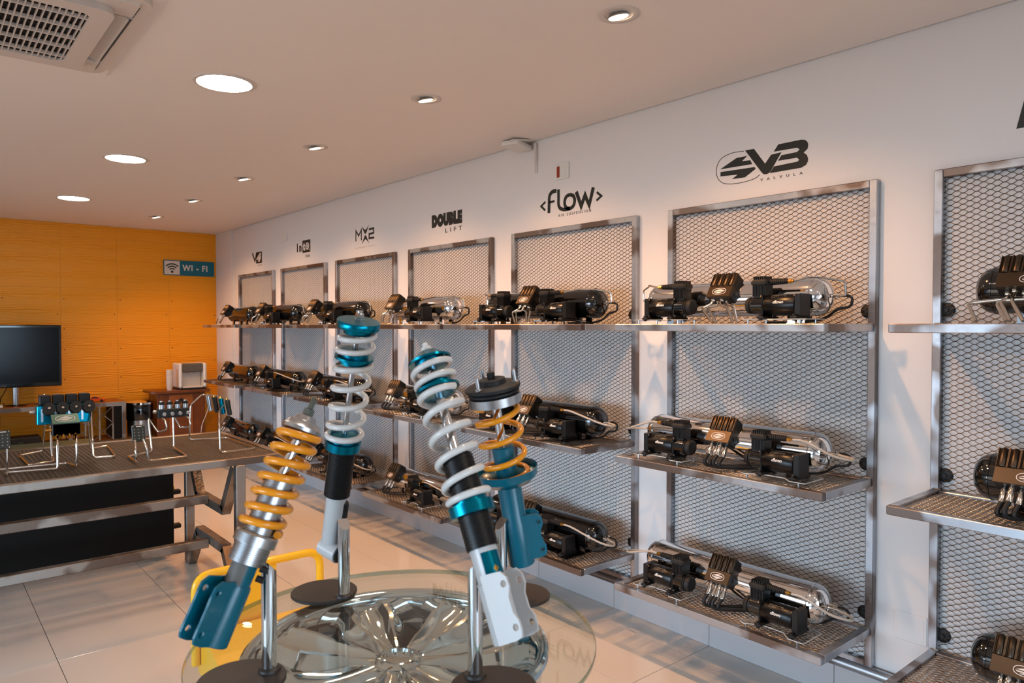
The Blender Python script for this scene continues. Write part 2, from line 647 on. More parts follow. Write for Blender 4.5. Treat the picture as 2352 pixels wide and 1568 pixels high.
def make_rack():
    t = empty('wall_rack')
    ch = 0.0025
    MB().box(-R, 0, 0, R, 0.17, 2.08, ch=ch).build('side_rail', 'raw_steel', t)
    MB().box(-R, 0, 1 - R, 1.0, 0.17, 2.08, ch=ch).build('side_rail', 'raw_steel', t)
    MB().box(-R + 0.0005, 0, R, 1 - R, 2.05, 2.0797, ch=ch).build('top_rail', 'raw_steel', t)
    MB().box(-R + 0.0005, 0, R, 1 - R, 0.1703, 0.20, ch=ch).build('bottom_rail', 'raw_steel', t)
    link('mesh_panel', panel_me, t)
    pk = MB().lathe([(0.026, 0), (0.026, 0.006), (0.022, 0.009), (0.008, 0.009), (0.008, 0.016), (0.0, 0.016)], (-0.001, 0, 0), (-1, 0, 0), 20)
    pkm = pk.mesh('mounting_puck'); pkm.materials.append(MATS['rubber'])
    for z in SHELF_Z:
        for y in (0.042, 0.958):
            p = link('mounting_puck', pkm, t)
            p.location = (0, y, z + 0.05)
    d = WALL - FRONT
    for z in SHELF_Z:
        s = link('shelf', shelf_me, t)
        s.location.z = z
        rails = [(-d, -d + R, 0.008, 0.992), (-d + R, -R, 0.008, 0.008 + R), (-d + R, -R, 0.992 - R, 0.992), (-2 * R, -R - 0.0005, 0.008 + R, 0.992 - R)]
        for (a, b, c, e) in rails:
            MB().box(a, b, c, e, -R, 0, ch=ch).build('shelf_rail', 'raw_steel', s)
        for y in (0.023, 0.977):
            w = MB()
            rnd = random.Random(int(z * 100 + y * 10))
            for k in range(7):
                w.ball((-R - 0.002 + rnd.uniform(-0.001, 0.001), y - 0.011 + k * 0.0037, 0.001), 0.0028, 6, 4)
            w.build('weld_bead', 'pipe_chrome', s)
    return t

proto = make_rack()
racks = {}
for k in (6, 5, 4, 3, 2, 1, 7):
    r = proto if k == 6 else copy_tree(proto)
    r.location = (WALL, rack_y[k], 0)
    w = {1: 'welded steel mesh wall rack, farthest one, beside the yellow wall', 2: 'welded steel mesh wall rack, second from the yellow wall',
         3: 'welded steel mesh wall rack, third from the yellow wall', 4: 'welded steel mesh wall rack, fourth from the yellow wall',
         5: 'welded steel mesh wall rack, fifth from the yellow wall', 6: 'large welded steel mesh wall rack fully in view at the right',
         7: 'welded steel mesh wall rack cut off by the right edge'}[k]
    tag(r, w, 'rack', 'steel mesh display racks along the white wall')
    racks[k] = r

pipe = MB().cyl((WALL - 0.026, -0.2, 0.158), (WALL - 0.026, 8.4, 0.158), 0.0105 * 2, 18)
for yy in np.arange(0.1, 8.3, 1.2):
    pipe.cyl((WALL - 0.008, yy + 0.04, 0.158), (WALL, yy + 0.04, 0.158), 0.014, 10)
tag(pipe.build('wall_pipe', 'raw_steel'), 'long grey steel pipe along the wall just above the skirting', 'pipe')

# ------------------------------------------------------------------ air-suspension kits on the shelves
# local axes of a kit: x = in from the shelf front, y = along the rack away from its near side, z = up from the shelf
TV, TW, TR = 0.212, 0.106, 0.075         # tank axis and radius

def emblem(m, w, h, t, mb):
    """oval ring with the two-bar bolt inside, on local x,y"""
    n = 28
    ring = [(w / 2 * math.copysign(abs(math.cos(a)) ** 0.8, math.cos(a)), h / 2 * math.copysign(abs(math.sin(a)) ** 0.8, math.sin(a))) for a in [2 * PI * i / n for i in range(n + 1)]]
    mb.stroke(ring, h * 0.07, m, t)
    up2 = [(-0.40, 0.05), (-0.02, 0.34), (0.24, 0.34), (0.07, 0.19), (0.34, 0.19), (0.41, 0.05)]
    mb.prism([(a * w, b * h) for a, b in reversed(up2)], m, t)
    mb.prism([(-a * w, -b * h) for a, b in reversed(up2)], m, t)

logo_vs, logo_fs = text_geo('‹flow›', 0.017, 0.0003, 0.0004, 0.15, 1.1)
if not logo_fs:
    logo_vs, logo_fs = text_geo('<flow>', 0.017, 0.0003, 0.0004, 0.15, 1.1)

def tank(kit, y0, y1, m, fitting='right'):
    dome = [(0.0, 0), (0.022, 0.002), (0.045, 0.010), (0.062, 0.022), (0.072, 0.038), (TR, 0.058)]
    L = y1 - y0
    prof = dome + [(TR, L - 0.058)] + [(r, L - t) for r, t in reversed(dome[:-1])]
    tk = MB().lathe(prof, (TV, y0, TW), (0, 1, 0), 40, caps=False).build('tank', m, kit)
    for yy in (y0 + 0.054, y1 - 0.06):
        MB().lathe([(TR, 0), (TR + 0.0016, 0.001), (TR + 0.0016, 0.005), (TR, 0.006)], (TV, yy, TW), (0, 1, 0), 40, caps=False).build('weld_band', m, tk)
    for yy in (y0 + 0.14, y1 - 0.14):
        f = MB()
        f.box(TV - 0.045, TV - 0.030, yy - 0.016, yy + 0.016, 0.0, 0.046).box(TV + 0.030, TV + 0.045, yy - 0.016, yy + 0.016, 0.0, 0.046)
        f.box(TV - 0.05, TV + 0.05, yy - 0.018, yy + 0.018, 0.0, 0.004)
        f.build('foot', m, tk)
    for (dv, dw) in ((0.0, 0.0), (0.03, 0.0)):
        e = MB().lathe([(0.0065, 0.006), (0.0065, -0.006), (0.010, -0.006), (0.010, -0.018), (0.006, -0.018), (0.006, -0.030)], (TV + dv, y0 + (0.008 if dv else 0), TW + dw), (0, 1, 0), 10)
        e.build('end_fitting', 'pipe_chrome', tk)
    return tk

SCREW = MB().cyl((0, -0.002, 0), (0, 0.002, 0), 0.0042, 8).mesh('screw')
SCREW.materials.append(MATS['pipe_chrome'])
def compressor(kit, y, s, big=1.0):
    """y = inner end with the round cap, s = +1/-1 the direction of the outer end"""
    V, W = 0.088, 0.072
    def cy(a, b, r, mb=None, seg=28, prof=None):
        mb = mb or MB()
        a2, b2 = y + s * a, y + s * b
        if prof:
            mb.lathe(prof, (V, a2, W), (0, s, 0), seg)
        else:
            mb.cyl((V, a2, W), (V, b2, W), r, seg)
        return mb
    def bx(mb, v0, v1, t0, t1, w0, w1, ch=0.0):
        a, b = sorted((y + s * t0, y + s * t1))
        return mb.box(v0, v1, a, b, w0, w1, ch=ch)
    c = cy(0.083, 0.205, 0, prof=[(0.0395, 0), (0.041, 0.002), (0.041, 0.127), (0.0395, 0.129)]).build('compressor', 'motor_black', kit)
    cy(0, 0, 0, prof=[(0.028, 0), (0.031, 0.003), (0.033, 0.010), (0.033, 0.018), (0.029, 0.019), (0.029, 0.023), (0.033, 0.024), (0.033, 0.030)]).build('end_cap', 'matte_black', c)
    cy(0.030, 0.076, 0.036).build('crankcase', 'gloss_black', c)
    for t0, t1 in ((0.075, 0.083), (0.212, 0.238)):
        mb = bx(MB(), 0.050, 0.126, t0, t1, 0.028, 0.113, 0.003)
        mb.build('bracket', 'satin_black', c)
        ft = bx(MB(), 0.030, 0.146, t0 - 0.006, t0 + 0.022, 0.0195, 0.028, 0.002)
        for vv in (0.036, 0.140):
            ft.cyl((vv, y + s * (t0 + 0.008), 0.012), (vv, y + s * (t0 + 0.008), 0.036), 0.007, 10)
        ft.build('rubber_foot', 'rubber', c)
        for vv, ww in ((0.056, 0.034), (0.120, 0.034), (0.056, 0.107), (0.120, 0.107)):
            sc = link('screw', SCREW, c)
            sc.location = (vv, y + s * (t0 - 0.001), ww)
    h = bx(MB(), 0.066, 0.114, 0.034, 0.086, 0.096, 0.150)
    for k in range(9):
        t = 0.032 + k * 0.0065
        bx(h, 0.063, 0.117, t, t + 0.003, 0.108, 0.149)
    h.build('cylinder_head', 'satin_black', c)
    cap = bx(MB(), 0.057, 0.123, 0.025, 0.095, 0.148, 0.172, 0.007)
    bx(cap, 0.066, 0.114, 0.034, 0.086, 0.168, 0.180, 0.004)
    for k in range(6):
        t = 0.036 + k * 0.0086
        bx(cap, 0.062, 0.118, t, t + 0.0035, 0.168, 0.1845)
    cap.build('head_cover', 'matte_black', c)
    prof = []
    for k in range(10):
        t = k * 0.0078
        prof += [(0.0135 - k * 0.0003, t), (0.0135 - k * 0.0003, t + 0.004), (0.0110 - k * 0.0003, t + 0.0045), (0.0110 - k * 0.0003, t + 0.0074)]
    cn = MB().lathe(prof, (0.09, y + s * 0.088, 0.162), (0, s, 0), 16)
    cn.build('ribbed_connector', 'matte_black', c)
    MB().lathe([(0.006, 0), (0.006, 0.004), (0.0085, 0.004), (0.0085, 0.016), (0.006, 0.017), (0.006, 0.024)], (0.09, y + s * 0.165, 0.162), (0, s, 0), 8).build('brass_fitting', 'brass', c)
    ym = y + s * 0.148
    ang = math.radians(14)
    nv, nw = -math.cos(ang), math.sin(ang)
    p = Vector((V + nv * 0.0414, ym, W + nw * 0.0414))
    m = basis(p, (0, -1, 0), (math.sin(ang), 0, math.cos(ang)))
    MB().add([m @ Vector(v) for v in logo_vs], logo_fs).build('white_print', 'print_white', c)
    ang = math.radians(52)
    nv, nw = -math.cos(ang), math.sin(ang)
    p = Vector((V + nv * 0.0411, ym + 0.004, W + nw * 0.0411))
    m = basis(p, (0, -1, 0), (math.sin(ang), 0, math.cos(ang)))
    sk = MB()
    sk.stroke([(-0.028, 0.006), (-0.028, -0.006), (-0.012, -0.006)], 0.0022, m, 0.0004)
    sk.stroke([(-0.028, 0.006), (0.026, 0.006), (0.026, -0.004)], 0.0022, m, 0.0004)
    sk.stroke([(-0.02, 0.001), (0.0, 0.001)], 0.002, m, 0.0004)
    sk.build('rating_label', 'print_grey', c)
    return c, (0.09, y + s * 0.19, 0.162)

BA = math.radians(56)
def valve_block(kit, y0, y1, nrib):
    """tilted valve block: face plate below, ribbed cover above"""
    a = Vector((math.cos(BA), 0, math.sin(BA)))
    yc, hw = (y0 + y1) / 2, (y1 - y0) / 2
    m = basis((0.093, yc, 0.113), (0, -1, 0), a)          # local x to the right, y up the block, z out of the face
    L = 0.118
    b = MB().box(-hw, hw, 0, L, -0.056, -0.003, m, ch=0.003).build('valve_block', 'satin_black', kit)
    MB().box(-hw - 0.0006, hw + 0.0006, -0.001, 0.052, -0.012, 0.0025, m, ch=0.0015).build('face_plate', 'black_anodised', b)
    c = MB().box(-hw, hw, 0.0525, L, -0.01, 0.001, m, ch=0.002)
    w = 2 * hw / nrib
    for k in range(nrib):
        x = -hw + (k + 0.5) * w
        c.lathe([(w * 0.30, 0), (w * 0.36, 0.003), (w * 0.36, L - 0.058), (w * 0.22, L - 0.0525)], m @ Vector((x - w * 0.0, 0.0525, -0.002)), a, 12)
        c.box(x - w * 0.5 + 0.0008, x - w * 0.5 + 0.0028, 0.054, L - 0.002, 0, w * 0.22, m)
    c.build('ribbed_cover', 'black_anodised', b)
    e = MB()
    mm = m @ Matrix.Translation((0, 0.025, 0.0026))
    emblem(mm, min(0.064, hw * 1.15), 0.030, 0.0004, e)
    e.build('emblem_print', 'decal_white', b)
    br = MB().box(-0.02, 0.02, 0.02, 0.06, -0.085, -0.056, m)
    br.cyl(m @ Vector((-hw - 0.002, 0.03, -0.03)), m @ Vector((hw + 0.002, 0.03, -0.03)), 0.006, 10)
    br.cyl(m @ Vector((-hw - 0.002, 0.085, -0.035)), m @ Vector((hw + 0.002, 0.085, -0.035)), 0.004, 10)
    br.build('mount_bracket', 'gloss_black', b)
    return b, m, hw

def outlets(kit, m, hw, style, n, kind):
    ax = (m.to_3x3() @ Vector((0, -1, 0))).normalized()
    groups = [(-0.55, 1), (-0.22, -1), (0.22, 1), (0.55, -1)] if n == 4 else ([(-0.6, 1), (0, -1), (0.6, 1)] if n == 3 else [(-0.72, -1), (-0.48, 1), (-0.24, -1), (0.24, -1), (0.48, 1), (0.72, -1)])
    for i, (q, fr) in enumerate(groups):
        z = -0.020 if fr > 0 else -0.034
        p = m @ Vector((q * hw, 0.001, z))
        u = p.y
        if style == 'pipe':
            if n == 6:
                kn = (0.10, 0.0, 0.065)[i % 3]
                en = kn - 0.045
            elif q < 0:
                kn, en = 0.034, -0.055
            else:
                kn, en = -0.040, -0.105
            hk = 0.006 * (i % 2)
            if q < 0 or n == 6:
                pts = [p, p + ax * 0.024, (p.x - 0.034, u + kn, 0.064 + hk), (0.024, u + en, 0.0065)]
            else:
                pts = [p, p + ax * 0.020, (p.x - 0.020, u + kn * 0.3, 0.076 + hk), (p.x - 0.034, u + kn * 1.2, 0.066 + hk), (0.024, u + en, 0.0065)]
            pp = MB().tube(round_path(pts, 0.018, 5), 0.0058, 10).build('chrome_pipe', 'pipe_chrome', kit)
            MB().lathe([(0.0095, 0), (0.0095, 0.010), (0.0068, 0.013)], p - ax * 0.002, ax, 6).build('pipe_nut', 'pipe_chrome', pp)
        else:
            e = p + ax * 0.052
            back = 0.10 + 0.02 * i
            pts = [e - ax * 0.006, e, (e.x - 0.018, e.y + 0.006, e.z - 0.026), (e.x - 0.010, e.y - 0.002, 0.014), (e.x + 0.03, e.y - 0.04, 0.009 + 0.0005 * i),
                   (e.x + 0.09, e.y - 0.09, 0.009), (0.235, e.y - 0.14, 0.009)]
            r = 0.0078 if n > 3 else 0.0072
            hs = MB().tube(smooth_path(pts, 6), r, 10).build('hose', 'black_hose', kit)
            MB().lathe([(0.0062, -0.002), (0.0062, 0.003), (0.0095, 0.003), (0.0095, 0.013), (0.006, 0.014), (0.0062, 0.017), (0.0092, 0.018), (0.0098, 0.050), (0.0088, 0.053)], p, ax, 12).build('hose_fitting', 'pipe_chrome', hs)

def base_plate(kit, y0, y1, m):
    a, b = y0, y1
    poly = [(0.022, a), (0.160, a), (0.175, a + 0.03), (0.175, b - 0.03), (0.160, b), (0.028, b), (0.022, b - 0.02), (0.060, b - 0.08), (0.060, a + 0.10), (0.022, a + 0.06)]
    pl = MB().prism(poly, Matrix.Translation((0, 0, 0.0145)), 0.0045).build('base_plate', m, kit)
    if m == 'acrylic':
        MB().tube([(x, y, 0.0168) for x, y in poly], 0.0022, 6, closed=True).build('plate_edge_highlight', 'acrylic_edge_highlight', pl)  # pale tube added as the bright highlight along the clear plate's edge
    for v, u in ((0.034, a + 0.03), (0.15, a + 0.03), (0.15, b - 0.03), (0.036, b - 0.02)):
        MB().cyl((v, u, 0.0), (v, u, 0.0145), 0.004, 8).build('standoff', 'satin_silver' if m == 'acrylic' else 'satin_black', pl)
    return pl

def feed(kit, start, y_end, s, style, low=False):
    e = (TV, y_end + s * 0.030, TW)
    x0, u0, w0 = start
    if style == 'pipe':
        pts = [start, (x0 + 0.012, (u0 + y_end) / 2, w0 + 0.012), (x0 + 0.075, y_end + s * 0.010 - s * 0.03, w0 + 0.012), (TV - 0.004, y_end + s * 0.052, w0 - 0.004), (TV, y_end + s * 0.052, TW), e]
        MB().tube(round_path(pts, 0.014, 5), 0.0042, 8).build('feed_pipe', 'pipe_chrome', kit)
    else:
        pts = [start, (x0 + 0.006, u0 + s * 0.05, w0 - 0.004), (x0 + 0.03, y_end + s * 0.05, w0 - 0.045), (x0 + 0.07, y_end + s * 0.105, w0 - 0.060), (x0 + 0.105, y_end + s * 0.09, TW - 0.004), e]
        MB().tube(smooth_path(pts, 7), 0.0050, 10).build('feed_tube', 'clear_tube', kit)
    if s < 0:
        pts = [(TV + 0.03, y_end - 0.020, TW), (TV + 0.03, y_end - 0.045, TW), (TV + 0.03, y_end - 0.062, TW - 0.012), (TV + 0.034, y_end - 0.052, TW - 0.04), (TV + 0.036, y_end - 0.004, TW - 0.052), (TV + 0.036, y_end + 0.05, TW - 0.085), (TV + 0.04, y_end + 0.14, 0.0065), (TV + 0.04, y_end + 0.30, 0.006)]
        MB().tube(smooth_path(pts, 5), 0.0052, 8).build('drain_hose', 'black_hose', kit)

# kind: tank end positions, block span, compressor inner ends (position, direction), finish
KITS = {1: dict(tank=(0.0, 0.66), block=(0.60, 0.71), comps=[], n=3, rib=4),
        2: dict(tank=(0.10, 0.86), block=(0.80, 0.915), comps=[(0.60, -1)], n=3, rib=4),
        3: dict(tank=(0.10, 0.90), block=(0.845, 0.955), comps=[(0.57, -1)], n=4, rib=4),
        4: dict(tank=(0.10, 0.88), block=(0.725, 0.835), comps=[(0.515, -1)], n=4, rib=4),
        5: dict(tank=(0.055, 0.95), block=(0.50, 0.605), comps=[(0.405, -1), (0.645, 1)], n=4, rib=4),
        6: dict(tank=(0.085, 0.945), block=(0.455, 0.566), comps=[(0.362, -1), (0.625, 1)], n=4, rib=4),
        7: dict(tank=(0.02, 0.80), block=(0.53, 0.715), comps=[(0.30, -1)], n=6, rib=6)}
chrome_kits = (4, 6)
looks = {1: 'small black air tank with valve block', 2: 'black air tank kit with one compressor', 3: 'black air tank kit with one compressor',
         4: 'chrome air tank kit with one compressor', 5: 'black air tank kit with two compressors', 6: 'chrome air tank kit with two compressors',
         7: 'black air tank kit with six-port valve block'}

def make_kit(k, style):
    d = KITS[k]
    kit = empty('air_suspension_kit')
    m = 'chrome' if k in chrome_kits else 'gloss_black'
    tank(kit, d['tank'][0], d['tank'][1], m)
    _, bm, hw = valve_block(kit, d['block'][0], d['block'][1], d['rib'])
    outlets(kit, bm, hw, style, d['n'], k)
    for (y, s) in d['comps']:
        _, c = compressor(kit, y, s)
        a, b = sorted((y + s * 0.01, y + s * 0.275))
        base_plate(kit, a, b, 'acrylic' if k in chrome_kits else 'gloss_black')
        feed(kit, c, d['tank'][0] if s < 0 else d['tank'][1], s, style)
    return kit

for k in range(1, 8):
    up = make_kit(k, 'pipe')
    mid = make_kit(k, 'hose')
    low = copy_tree(mid)
    place = {1: 'rack nearest the yellow wall', 2: 'second rack from yellow wall', 3: 'third rack from yellow wall', 4: 'fourth rack from yellow wall',
             5: 'fifth rack from yellow wall', 6: 'big rack at right', 7: 'rack at the right edge'}[k]
    for o, z, sh in ((up, SHELF_Z[0], 'top'), (mid, SHELF_Z[1], 'middle'), (low, SHELF_Z[2], 'bottom')):
        o.location = (FRONT, rack_y[k], z + 0.0005)
        tag(o, f"{looks[k]}, {sh} shelf of {place}", 'air kit', 'air suspension kits on the rack shelves')

# ------------------------------------------------------------------ steel work table on the left, with its displays
TZ = 0.80
def work_table():
    t = empty('steel_table', (0, 0, 0))
    xa, xb, ya, yb = -0.9, 1.625, 3.92, 5.02
    r = 0.05
    ch = 0.003
    for (a, b, c, d, n) in ((xa, xb, ya, ya + 0.04, 'top_rail'), (xa, xb, yb - 0.04, yb, 'top_rail'), (xb - 0.04, xb, ya + 0.04, yb - 0.04, 'end_rail'), (xa, xa + 0.04, ya + 0.04, yb - 0.04, 'end_rail')):
        MB().box(a, b, c, d, TZ - 0.04, TZ, ch=ch).build(n, 'table_steel', t)
    me = expanded_metal('mesh_top', xb - xa - 0.07, yb - ya - 0.07, basis((xa + 0.035, ya + 0.035, TZ - 0.008), (1, 0, 0), (0, 1, 0)), strand=0.0034, depth=0.004)
    me.materials.append(MATS['table_mesh_steel'])
    link('mesh_top', me, t)
    for xe in (1.372, -0.62):
        for yy in (ya + 0.025, yb - 0.155):
            MB().box(xe - r / 2, xe + r / 2, yy - r / 2, yy + r / 2, 0, TZ - 0.04, ch=ch).build('leg', 'table_steel', t)
        y0, y1 = ya + 0.055, yb - 0.185
        for name, zs in (('upper_brace', (0.752, 0.47)), ('lower_brace', (0.012, 0.25))):
            pts = [(y0 + 0.01, zs[0]), (y0 + 0.20, zs[1]), (y1 - 0.20, zs[1]), (y1 - 0.01, zs[0])]
            b = MB()
            for (p, q) in zip(pts[:-1], pts[1:]):
                dv = Vector((0, q[0] - p[0], q[1] - p[1])).normalized() * (0.018 if p[1] == q[1] else 0.0)
                b.bar(Vector((xe, p[0], p[1])) - dv, Vector((xe, q[0], q[1])) + dv, 0.05, 0.05)
            b.build(name, 'table_steel', t)
    ym = (ya + yb) / 2 - 0.06
    for z in (0.495, 0.232):
        MB().box(-0.60, 1.345, ym - 0.025, ym + 0.025, z - 0.025, z + 0.025, ch=ch).build('long_rail', 'table_steel', t)
    return tag(t, 'long raw steel table with expanded mesh top in front of the black cabinet', 'table')
work_table()

# black cabinet behind the table
c = empty('black_cabinet', (0, 0, 0))
MB().box(-0.6, 1.33, 5.06, 5.55, 0.075, 0.735, ch=0.004).build('body', 'cabinet_black', c)
MB().box(-0.58, 1.31, 5.10, 5.52, 0.045, 0.075).build('plinth', 'matte_black', c)
for x in (1.14, 0.35, -0.3):
    for y in (5.12, 5.48):
        MB().box(x - 0.035, x + 0.035, y - 0.035, y + 0.035, 0, 0.05, ch=0.004).build('foot', 'matte_black', c)
MB().box(-0.62, 0.93, 5.05, 5.57, 0.735, 0.752, ch=0.003).build('green_top', 'green_metal', c)
MB().box(1.331, 1.345, 5.10, 5.30, 0.70, 0.735).build('yellow_corner', 'yellow_paint', c)
for z in (0.15, 0.38):
    MB().box(1.33, 1.40, 5.15, 5.20, z, z + 0.028, ch=0.004).build('side_latch', 'matte_black', c)
MB().box(1.33, 1.372, 5.2, 5.24, 0.40, 0.428, ch=0.003).build('yellow_grip', 'yellow_paint', c)
tag(c, 'long low black cabinet standing behind the steel table', 'cabinet')

def rods(paths, name, parent, r=0.0052, m='pipe_chrome', rr=0.018):
    for p in paths:
        MB().tube(round_path(p, rr, 5), r, 10).build(name, m, parent)

Z0 = TZ + 0.0055
# blue manifold with eight solenoids
t = empty('solenoid_manifold', (0.65, 4.60, TZ))
rods([[(-0.065, -0.02, 0.20), (-0.070, -0.10, 0.012), (-0.070, -0.165, 0.0055), (-0.185, -0.22, 0.0055), (-0.19, 0.14, 0.0055), (-0.075, 0.22, 0.0055), (-0.08, 0.06, 0.17)],
      [(0.120, -0.05, 0.245), (0.108, -0.17, 0.09), (0.108, -0.20, 0.0055), (0.205, -0.215, 0.0055), (0.245, 0.19, 0.0055), (0.15, 0.14, 0.0055), (0.125, 0.06, 0.19)]], 'wire_stand', t)
MB().box(-0.128, 0.130, -0.045, 0.045, 0.185, 0.285, ch=0.003).build('manifold', 'blue_anodised', t)
for k in range(4):
    x = -0.085 + k * 0.062
    b = MB().box(x - 0.028, x + 0.026, -0.01, 0.045, 0.285, 0.338, ch=0.005).build('solenoid', 'matte_black', t)
    MB().lathe([(0.007, 0), (0.007, 0.006), (0, 0.008)], (x - 0.003, 0.022, 0.335), (0, 0, 1), 8).build('cap_nut', 'pipe_chrome', b)
    n = [(0.031 * math.cos(PI / 8 + i * PI / 4), 0.034 * math.sin(PI / 8 + i * PI / 4)) for i in range(8)]
    m = basis((x + 0.008, -0.045, 0.262), (1, 0, 0), (0, 0.35, 1))
    o = MB().prism(n, m, 0.038).build('solenoid', 'matte_black', t)
    MB().lathe([(0.009, 0), (0.009, 0.004), (0.006, 0.008)], m @ Vector((0, 0, 0.038)), m.to_3x3() @ Vector((0, 0, 1)), 8).build('cap_nut', 'pipe_chrome', o)
    MB().box(x - 0.026, x - 0.016, -0.052, -0.045, 0.20, 0.27).build('clip', 'satin_silver', t)
ft = MB().lathe([(0.006, 0), (0.012, 0.002), (0.012, 0.012), (0.008, 0.013), (0.009, 0.03)], (-0.128, 0, 0.25), (-1, 0, 0), 8)
ft.build('side_fitting', 'satin_silver', t)
MB().lathe([(0.011, 0), (0.011, 0.02), (0.008, 0.026)], (0.105, 0.0, 0.185), (0, 0, -1), 8).build('side_fitting', 'satin_silver', t)
tag(t, 'blue valve manifold with eight black solenoids on chrome rods, steel table', 'valve display', 'valve displays on the steel table')

def keypad(parent, p, w=0.064, h=0.088):
    """square electronic key panel facing the room, bottom centre at p"""
    m = basis(p, (1, 0, 0), (0, 0.25, 1))
    k = MB().box(-w / 2, w / 2, 0, h, -0.006, 0.006, m, ch=0.003).build('key_panel', 'circuit_dark', parent)
    d = MB()
    for i in range(3):
        for j in range(4):
            d.box(-0.02 + i * 0.02 - 0.002, -0.02 + i * 0.02 + 0.002, 0.016 + j * 0.016 - 0.001, 0.016 + j * 0.016 + 0.0015, 0.006, 0.0066, m)
    d.box(-0.010, 0.016, h - 0.010, h - 0.006, 0.006, 0.0066, m)
    d.build('key_marks', 'decal_white', k)
    for a in (-1, 1):
        for b in (0.006, h - 0.006):
            s = MB().cyl(m @ Vector((a * (w / 2 - 0.006), b, 0.005)), m @ Vector((a * (w / 2 - 0.006), b, 0.0075)), 0.003, 8)
            s.build('screw', 'pipe_chrome', k)

# small valve block with a green face, and its key panel, on one wire stand
t = empty('valve_block_display', (0.60, 4.30, TZ))
rods([[(-0.025, -0.03, 0.155), (-0.035, -0.10, 0.13), (-0.038, -0.115, 0.0055), (-0.06, -0.10, 0.0055), (-0.245, -0.06, 0.0055), (-0.245, -0.13, 0.0055), (-0.245, -0.135, 0.13)],
      [(0.055, -0.03, 0.155), (0.047, -0.10, 0.13), (0.045, -0.105, 0.0055), (0.02, 0.03, 0.0055), (-0.29, 0.045, 0.0055), (-0.31, -0.13, 0.0055), (-0.29, -0.135, 0.13)]], 'wire_stand', t)
MB().box(-0.045, 0.078, -0.02, 0.045, 0.155, 0.215, ch=0.003).build('block', 'satin_black', t)
m = basis((0.016, -0.02, 0.217), (1, 0, 0), (0, 0.80, 0.5))
pl = MB().box(-0.060, 0.060, 0, 0.075, -0.004, 0.002, m, ch=0.001).build('green_face', 'valve_green', t)
MB().prism([(-0.02, 0.155), (0.045, 0.155), (0.045, 0.25), (-0.02, 0.215)], basis((-0.043, 0, 0), (0, 1, 0), (0, 0, 1)), 0.118).build('body', 'satin_black', t)
e = MB(); emblem(m @ Matrix.Translation((0, 0.037, 0.0022)), 0.085, 0.045, 0.0004, e)
e.build('emblem_print', 'decal_white', pl)
for k in range(4):
    x = -0.025 + k * 0.0265
    MB().lathe([(0.008, 0), (0.008, 0.008), (0.0105, 0.008), (0.0105, 0.02), (0.006, 0.02), (0.006, 0.012)], (x, -0.015, 0.158), (0, -0.75, -0.66), 10).build('brass_port', 'brass', t)
MB().lathe([(0.006, 0), (0.010, 0.002), (0.010, 0.012), (0.006, 0.013), (0.006, 0.03)], (-0.045, 0, 0.185), (-1, 0, 0), 8).build('brass_port', 'brass', t)
keypad(t, (-0.262, -0.135, 0.13))
tag(t, 'black valve block with green top and key panel on chrome rods, table left', 'valve display', 'valve displays on the steel table')

# four-cartridge block with key panel
t = empty('cartridge_block_display', (1.15, 4.42, TZ))
rods([[(-0.045, 0.02, 0.19), (-0.035, -0.03, 0.175), (-0.030, -0.035, 0.125), (-0.060, 0.03, 0.105), (-0.105, 0.06, 0.19), (-0.100, 0.0, 0.0055), (-0.24, -0.09, 0.0055)],
      [(0.085, 0.02, 0.19), (0.095, -0.03, 0.175), (0.098, -0.035, 0.13), (0.06, 0.04, 0.12), (0.028, 0.06, 0.20), (0.028, 0.05, 0.0055), (0.005, -0.29, 0.0055), (-0.19, -0.30, 0.0055), (-0.198, -0.30, 0.08), (-0.207, -0.27, 0.115)],
      [(-0.24, -0.09, 0.0055), (-0.25, -0.31, 0.0055), (-0.252, -0.31, 0.07), (-0.245, -0.27, 0.115)]], 'wire_stand', t)
b = MB().box(-0.062, 0.108, 0.02, 0.08, 0.185, 0.235, ch=0.003).build('block', 'satin_black', t)
for k in range(4):
    x = -0.036 + k * 0.043
    cd = MB().lathe([(0.0165, 0), (0.0165, 0.03), (0.013, 0.034), (0.010, 0.036), (0.010, 0.045), (0, 0.047)], (x, 0.05, 0.235), (0, 0, 1), 14).build('cartridge', 'satin_silver', t)
    MB().lathe([(0.0168, 0.024), (0.0168, 0.034), (0.011, 0.036), (0.011, 0.041)], (x, 0.05, 0.235), (0, 0, 1), 14).build('black_collar', 'matte_black', cd)
    MB().lathe([(0.007, 0), (0.012, 0.001), (0.012, 0.008), (0.008, 0.010), (0.008, 0.016)], (x + 0.006, 0.022, 0.208), (0, -1, -0.1), 8).build('port_nut', 'satin_silver', t)
MB().lathe([(0.006, 0), (0.010, 0.002), (0.010, 0.012), (0.007, 0.02)], (-0.062, 0.05, 0.22), (-1, 0, 0), 8).build('port_nut', 'satin_silver', t)
keypad(t, (-0.225, -0.262, 0.105))
tag(t, 'black block with four silver cartridges and key panel on chrome rods, table', 'valve display', 'valve displays on the steel table')

